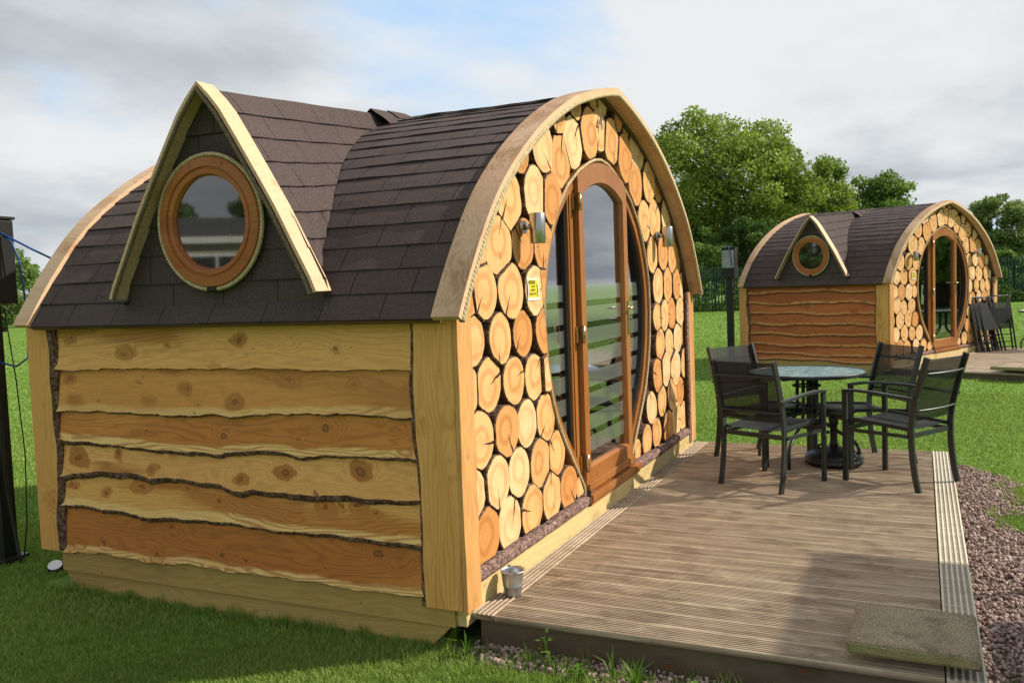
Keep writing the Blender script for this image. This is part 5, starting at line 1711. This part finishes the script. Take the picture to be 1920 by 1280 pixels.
for k in range(95):
    xx = rng.uniform(-0.34, -0.01); yy = rng.uniform(-1.6, 0.2)
    parts.append(tufts(22, xx, xx + 0.05, yy, yy + 0.06, rng.uniform(0.04, 0.09)))
for k in range(40):
    xx = rng.uniform(2.6, 4.7)
    yy = gravel_edge(xx) + rng.uniform(-.04, .10)
    parts.append(tufts(30, xx, xx + 0.07, yy, yy + 0.06, 0.05))
off = 0; VV = []; FF = []; TT = []
for V, F, T in parts:
    VV.append(V); FF.append(F + off); TT.append(T); off += len(V)
g = np_obj('grass', np.concatenate(VV), np.concatenate(FF), GRASS, np.concatenate(TT))
tag(g, 'short mown green grass blades over the lawn', 'grass', None, 'stuff')

# weeds in the gravel in front of the deck
def weed(loc, label, seed, h=0.12, kind='leafy', n=26):
    rr = random.Random(seed)
    root = empty('weed_plant', loc)
    tag(root, label, 'weed', 'weeds growing at the foot of the deck')
    V = []; F = []
    if kind == 'leafy':
        for k in range(n):
            z = h * rr.uniform(0.08, 1); a = rr.uniform(0, 6.28); L = 0.035 * rr.uniform(.6, 1.3) * (1.25 - z / h * .6); w_ = L * .32
            r0 = rr.uniform(0, 0.02)
            c = Vector((math.cos(a) * r0, math.sin(a) * r0, z)); d_ = Vector((math.cos(a), math.sin(a), rr.uniform(-.1, .8))).normalized(); s_ = Vector((-math.sin(a), math.cos(a), 0))
            o = len(V)
            V += [c, c + d_ * L * .5 + s_ * w_, c + d_ * L, c + d_ * L * .5 - s_ * w_]
            F += [(o, o + 1, o + 2), (o, o + 2, o + 3)]
        V2 = np.array([tuple(v) for v in V]); 
    else:
        for k in range(n):
            a = rr.uniform(0, 6.28); L = h * rr.uniform(.5, 1.3); ln = rr.uniform(.15, .75); w_ = 0.0035
            s_ = Vector((-math.sin(a), math.cos(a), 0)) * w_; d_ = Vector((math.cos(a), math.sin(a), 0))
            o = len(V)
            V += [-s_, s_, d_ * L * ln * .4 + s_ + Vector((0, 0, L * .6)), d_ * L * ln * .4 - s_ + Vector((0, 0, L * .6)), d_ * L * ln + Vector((0, 0, L * (1 - ln * .4)))]
            F += [(o, o + 1, o + 2), (o, o + 2, o + 3), (o + 3, o + 2, o + 4)]
        V2 = np.array([tuple(v) for v in V])
    np_obj('leaves', V2, np.array(F), WEED, rng.uniform(0, 1, len(V2)), root)
    mb = MB(); mb.tube([(0, 0, -0.01), (0.002, 0.001, h * .9)], 0.0018, 5); mb.build('stem', WEED, root)
weed((-0.055, -0.42, 0.035), 'upright leafy weed with pale green leaves in front of the deck fascia', 1, 0.15, 'leafy', 22)
weed((-0.13, -0.60, 0.035), 'low spreading weed beside the upright leafy one at the deck front', 2, 0.06, 'leafy', 40)
weed((-0.17, -0.86, 0.035), 'fanned grassy tuft with long thin blades before the deck front', 3, 0.13, 'grass', 40)
weed((-0.22, -1.12, 0.035), 'bushy feathery green weed at the bottom edge near the slab', 4, 0.10, 'leafy', 120)
weed((-0.02, 0.05, 0.035), 'tall thin grass stalks at the foot of the near cabin corner', 5, 0.17, 'grass', 12)
weed((-0.10, -0.06, 0.035), 'shorter pale grass stalks just right of the near cabin corner', 6, 0.12, 'grass', 14)
weed((-0.10, -0.74, 0.035), 'pair of upright grass stalks between the weeds at the deck front', 7, 0.14, 'grass', 9)

# ------------------------------------------------------------------ fence
ang = math.atan2(-5.817 - 7.217, 44.014 - 39.58)
def fence_pt(s_):
    d_ = Vector((44.014 - 39.58, -5.817 - 7.217, 0)).normalized()
    return Vector((39.58, 7.217, 0)) + d_ * s_
root = empty('palisade_fence', (0, 0, 0))
tag(root, 'dark green steel palisade fence along the far edge of the lawn', 'fence')
def beam(p0, p1, w_, h_, z0, mb):
    d_ = (p1 - p0).normalized(); nrm = Vector((-d_.y, d_.x, 0)) * w_ / 2
    V = [p0 + nrm, p0 - nrm, p1 - nrm, p1 + nrm]
    V = [(v.x, v.y, z0) for v in V] + [(v.x, v.y, z0 + h_) for v in V]
    mb.add(V, [(0, 3, 2, 1), (4, 5, 6, 7), (0, 1, 5, 4), (1, 2, 6, 5), (2, 3, 7, 6), (3, 0, 4, 7)])
mb = MB()
dv = (fence_pt(1) - fence_pt(0)); nv = Vector((-dv.y, dv.x, 0))
s_ = -6.0
while s_ < 17.5:
    p = fence_pt(s_) - nv * 0.05
    a = dv * 0.034
    V = []
    for z in (0.06, 2.05):
        V += [p - a, p - a * 0.35 - nv * 0.02, p + a * 0.35 - nv * 0.02, p + a]
        for q in range(4): V[-4 + q] = (V[-4 + q].x, V[-4 + q].y, z)
    tip = [(p.x - a.x * 0.5, p.y - a.y * .5, 2.14), (p.x, p.y, 2.18), (p.x + a.x * 0.5, p.y + a.y * .5, 2.14)]
    V += tip
    mb.add(V, [(0, 1, 5, 4), (1, 2, 6, 5), (2, 3, 7, 6), (4, 5, 8), (5, 9, 8), (5, 6, 9), (6, 10, 9), (6, 7, 10)])
    s_ += 0.155
pp_ = mb.build('pales', PALIS, root)
for z in (0.35, 1.75):
    mb = MB(); beam(fence_pt(-6), fence_pt(17.5), 0.04, 0.05, z, mb); mb.build('rail', PALIS, root)
for s_ in np.arange(-5.5, 17.5, 2.75):
    mb = MB(); p = fence_pt(s_) + nv * 0.07; beam(p, p + dv * 0.1, 0.06, 2.0, 0, mb); mb.build('fence_post', PALIS, root)

# ------------------------------------------------------------------ trees
def leaf_mat(name, a, b, tr=0.3): return mat_leaf(name, a, b, tr)
OAK = leaf_mat('oak_leaf', (0.050, 0.100, 0.018), (0.44, 0.56, 0.095), 0.40)
MID = leaf_mat('ash_leaf', (0.070, 0.150, 0.030), (0.28, 0.42, 0.09), 0.4)
DK = leaf_mat('dark_leaf', (0.028, 0.070, 0.018), (0.11, 0.19, 0.04), 0.3)
PALE = leaf_mat('pale_leaf', (0.09, 0.16, 0.05), (0.32, 0.42, 0.14), 0.42)
GRY = leaf_mat('grey_twig', (0.10, 0.09, 0.08), (0.20, 0.19, 0.15), 0.1)
TRUNK = mat_bark('trunk_bark', (0.045, 0.035, 0.028), (0.13, 0.11, 0.09), 5)
def tree(name, loc, H, rx, ry, label, mat, leaves, leaf, seed, base=0.12, nclump=90, shape=1.0, group='trees beyond the fence', cat='tree', lobes=None, trunk_r=None):
    g_ = np.random.default_rng(seed)
    root = empty(name, loc)
    tag(root, label, cat, group)
    # clump centres on and in an ellipsoid crown with uneven lobes
    zc, rz_ = H * (base + 1) / 2, H * (1 - base) / 2
    C = []; Rr = []
    lob = g_.normal(size=(9, 3)); lob /= np.linalg.norm(lob, axis=1)[:, None]; la_ = g_.uniform(0.0, 0.34, 9)
    while len(C) < nclump:
        d_ = g_.normal(size=3); d_ /= np.linalg.norm(d_)
        ext = 0.80 + (la_ * np.clip((lob @ d_ - 0.55) / 0.45, 0, 1)).max()
        f = g_.uniform(0.45, 1.0) ** 0.5
        p = d_ * f * ext
        if p[2] < -0.2: p[:2] *= (1 - 0.25 * (-p[2]))
        R1 = g_.uniform(0.13, 0.24) * (rx + rz_) / 2
        C.append((p[0] * (rx - R1 * .4), p[1] * (ry - R1 * .4), zc + p[2] * (rz_ - R1 * .4))); Rr.append(R1)
    if lobes:
        for l in lobes: C.append(l[:3]); Rr.append(l[3])
    C = np.array(C); Rr = np.array(Rr)
    w_ = Rr ** 2; idx = g_.choice(len(C), leaves, p=w_ / w_.sum())
    d_ = g_.normal(size=(leaves, 3)); d_ /= np.linalg.norm(d_, axis=1)[:, None]
    rad = Rr[idx] * g_.uniform(0.25, 1.0, leaves) ** 0.6 * (1 + 0.25 * g_.normal(size=leaves).clip(-1, 1.8) * 0.5)
    sq = np.array([1.1, 1.1, 0.72])
    P_ = C[idx] + d_ * rad[:, None] * sq
    n1_ = g_.normal(size=(leaves, 3)) + d_ * 0.7 + np.array([0, 0, 0.4]); n1_ /= np.linalg.norm(n1_, axis=1)[:, None]
    a = np.cross(n1_, g_.normal(size=(leaves, 3))); a /= np.linalg.norm(a, axis=1)[:, None]
    b = np.cross(n1_, a)
    s_ = leaf * g_.uniform(0.55, 1.25, leaves)[:, None]
    V = np.stack([P_ - a * s_, P_ - b * s_ * .55 + n1_ * s_ * .1, P_ + a * s_, P_ + b * s_ * .55 + n1_ * s_ * .1], 1).reshape(-1, 3)
    F = np.arange(leaves * 4).reshape(-1, 4)
    ct = g_.uniform(0, 1, len(C))
    T = np.clip(ct[idx] * 0.45 + g_.uniform(0, 0.55, leaves), 0, 1)
    np_obj('crown', V, F, mat, np.repeat(T, 4), root)
    mb = MB()
    tr_ = trunk_r or H * 0.03
    mb.tube([(0, 0, -0.1), (0.02 * H, 0, H * 0.15), (0.0, 0.02 * H, H * 0.35), (0.02 * H, 0.0, H * 0.6)], tr_, 10, rad=[tr_ * 1.3, tr_, tr_ * 0.7, tr_ * 0.35])
    for k in range(9):
        c = C[g_.integers(0, nclump)]
        st_ = Vector((0.01 * H, 0, H * g_.uniform(0.15, 0.45)))
        mid = (st_ + Vector(c)) / 2 + Vector((0, 0, H * 0.03))
        mb.tube([st_, mid, Vector(c)], tr_ * .4, 6, rad=[tr_ * .45, tr_ * .25, tr_ * .06])
    mb.build('trunk', TRUNK, root)
    return root
tree('oak_tree', (50.6, 8.5, 0), 12.3, 5.6, 5.9, 'tallest broad oak tree with bright lit leaves behind the two cabins', OAK, 76000, 0.125, 1, 0.03, 150)
tree('oak_tree', (52.5, 3.7, 0), 8.6, 2.3, 2.1, 'smaller oak crown leaning out at the right foot of the tallest oak', OAK, 16000, 0.115, 2, 0.08, 50)
tree('ash_tree', (57.5, 2.4, 0), 9.8, 3.2, 4.6, 'mid green rounded tree between the oaks and the far cabin roof', MID, 36000, 0.12, 3, 0.0, 90)
tree('ash_tree', (61.5, -1.2, 0), 5.9, 2.6, 2.6, 'low green tree mostly hidden behind the ridge of the far cabin roof', MID, 14000, 0.13, 4, 0.05, 50)
tree('bare_tree', (68.5, -4.6, 0), 6.5, 1.9, 1.8, 'thin greyish half-bare tree just right of the far cabin gable', GRY, 5000, 0.06, 5, 0.2, 40)
tree('ash_tree', (58.0, -6.4, 0), 6.5, 2.1, 2.3, 'pale green tree standing above the fence right of the far cabin', PALE, 26000, 0.10, 6, 0.0, 95)
tree('dark_tree', (48.5, -7.6, 0), 4.9, 1.3, 1.3, 'dark tree cut by the right picture edge beyond the fence', DK, 9000, 0.09, 7, 0.05, 35)
# shrubs right behind the fence
shr = [(44.2, 11.0, 5.6, 2.1, DK, 'dark tall shrub furthest left behind the fence'), (43.6, 8.6, 4.9, 1.9, MID, 'brighter leafy shrub behind the fence between the near cabin and the hook-up post'),
       (44.6, 6.4, 5.2, 2.1, DK, 'dark dense shrub behind the fence just left of the far cabin'), (45.0, 4.0, 4.4, 1.7, DK, 'dark shrub hidden low behind the far cabin roof'),
       (46.2, 0.6, 3.2, 1.9, MID, 'mid green shrub behind the middle of the far cabin'), (46.4, -2.4, 2.8, 1.8, DK, 'low dark shrub behind the log-end gable of the far cabin'), (46.2, -5.0, 2.7, 1.5, MID, 'mid green shrub behind the fence immediately right of the far cabin'), (46.6, -7.2, 2.6, 1.5, DK, 'dark shrub behind the fence at the right picture edge')]
for k, (x, y, h, r, mt, lb) in enumerate(shr):
    tree('hedge_shrub', (x, y, 0), h, r, r * 1.15, lb, mt, 11000, 0.085, 20 + k, -0.02, 45, group='shrubs behind the palisade fence', cat='shrub')
# low growth along the fence foot
def undergrowth():
    n = 26000
    s_ = rng.uniform(-7, 18, n)
    q = rng.uniform(-0.25, 0.9, n)
    base = np.array([[*(fence_pt(0))]])
    P_ = base + np.outer(s_, np.array(dv)) + np.outer(q, np.array(nv)) * 1.0
    P_[:, 2] = rng.uniform(0, 1, n) ** 1.6 * (0.45 + 0.35 * np.sin(s_ * 1.3) ** 2 + 0.9 * (q > 0.25))
    a = rng.normal(size=(n, 3)); a /= np.linalg.norm(a, axis=1)[:, None]
    b = np.cross(a, rng.normal(size=(n, 3))); b /= np.linalg.norm(b, axis=1)[:, None]
    z_ = 0.06 * rng.uniform(.6, 1.3, (n, 1))
    V = np.stack([P_ - a * z_, P_ - b * z_ * .5, P_ + a * z_, P_ + b * z_ * .5], 1).reshape(-1, 3)
    o = np_obj('undergrowth', V, np.arange(4 * n).reshape(-1, 4), MID, np.repeat(rng.uniform(0, 1, n), 4))
    tag(o, 'rough green undergrowth along the foot of the palisade fence', 'undergrowth', None, 'stuff')
undergrowth()
# left background trees
for k, (x, y, h, r, mt, lb) in enumerate([(30.5, 46.5, 5.9, 2.6, PALE, 'pale green tree between the hook-up post and the near cabin roof edge'), (24.0, 41.0, 5.0, 2.6, PALE, 'pale tree directly behind the left hook-up post'),
                                       (37.0, 52.5, 4.8, 3.0, MID, 'small tree low beside the left roof edge of the near cabin'), (20.0, 37.0, 4.3, 2.6, MID, 'leafy tree cut by the left picture edge')]):
    tree('field_tree', (x, y, 0), h, r, r, lb, mt, 12000, 0.11, 40 + k, -0.02, 45, group='trees across the field on the left')

# ------------------------------------------------------------------ things out of view
# white static caravan mirrored in the round window
root = empty('static_caravan', (-15.5, 15.5, 0), R_(45))
tag(root, 'cream static caravan with white-framed windows mirrored in the round dormer window', 'caravan')
CREAM = mat_plain('cream_cladding', (0.42, 0.38, 0.30), 0.7)
DKG = mat_plain('dark_window', (0.03, 0.035, 0.04), 0.15)
ROOFG = mat_plain('grey_roof_felt', (0.10, 0.10, 0.10), 0.8)
mb = MB(); mb.box(-6, 6, -1.8, 1.8, 0.5, 3.15); mb.build('caravan_body', CREAM, root)
mb = MB(); mb.add([(-6.2, -2.0, 3.17), (6.2, -2.0, 3.17), (6.2, 0, 3.8), (-6.2, 0, 3.8), (6.2, 2.0, 3.17), (-6.2, 2.0, 3.17)], [(0, 1, 2, 3), (3, 2, 4, 5)]); mb.build('caravan_roof', ROOFG, root)
mb = MB(); mb.box(-6.2, 6.2, -2.05, -1.81, 3.0, 3.16); mb.build('gutter_board', WHITE, root)
for x in (-4.6, -2.2, 0.2, 2.6, 4.6):
    mb = MB(); mb.box(x - .75, x + .75, -1.86, -1.81, 1.5, 2.75); wf = mb.build('window_frame', WHITE, root)
    mb = MB(); mb.box(x - .66, x - .03, -1.88, -1.865, 1.58, 2.67); mb.box(x + .03, x + .66, -1.88, -1.865, 1.58, 2.67); mb.build('window_pane', DKG, wf)
for k, (x, y) in enumerate([(-19, 24), (-24, 20), (-14, 28), (-27, 14)]):
    tree('garden_tree', (x, y, 0), 6.5, 3, 3, ['round tree first behind the caravan in the window reflection', 'round tree second behind the caravan in the window reflection', 'tree at the right end of the caravan in the window reflection', 'tree at the left end of the caravan in the window reflection'][k], DK, 4000, 0.22, 60 + k, 0.05, 40, group='trees behind the caravan')
for k, (x, y) in enumerate([(29.5, -17.5), (31.5, -20.8), (33.0, -24.0), (36, -19), (-4, 21.5), (-7.5, 23.5)]):
    tree('boundary_tree', (x, y, 0), 11.0, 4.0, 4.0, ['nearest tree mirrored in the far cabin door', 'second tree mirrored in the far cabin door', 'tree at the left of the row mirrored in the far cabin door', 'tree at the right of the row mirrored in the far cabin door', 'nearer tree mirrored in the far cabin round window', 'farther tree mirrored in the far cabin round window'][k], MID, 7000, 0.2, 70 + k, 0.0, 60, group='trees mirrored in the far cabin glass')
# made-up flat roof out of view, added only to shade the deck corner
root = empty('shade_caster', (0, 0, 0))
tag(root, 'added unseen flat roof on thin posts, made up to cast the shade on the deck corner by the slab', 'shade caster')
s_ = 3.0
k_ = s_ * math.tan(SUN_EL)
x1_, y1_ = 1.42 + math.cos(SUN_AZ) * s_, -1.43 + math.sin(SUN_AZ) * s_
mb = MB(); mb.box(x1_ - 3.2, x1_, y1_ - 0.72, y1_, 0.2 + k_ - 0.02, 0.2 + k_ + 0.06); mb.build('caster_roof', ROOFG, root)
mb = MB(); mb.box(x1_ - 3.2, x1_ - 0.25, y1_ - 2.4, y1_ - 0.95, 0.2 + k_ - 0.02, 0.2 + k_ + 0.06); mb.build('caster_roof', ROOFG, root)
for x in (x1_ - 0.3, x1_ - 3.1):
    for y in (y1_ - 0.3, y1_ - 2.3):
        mb = MB(); mb.box(x - .02, x + .02, y - .02, y + .02, 0, 0.2 + k_ - 0.021); mb.build('caster_post', TREATED, root)
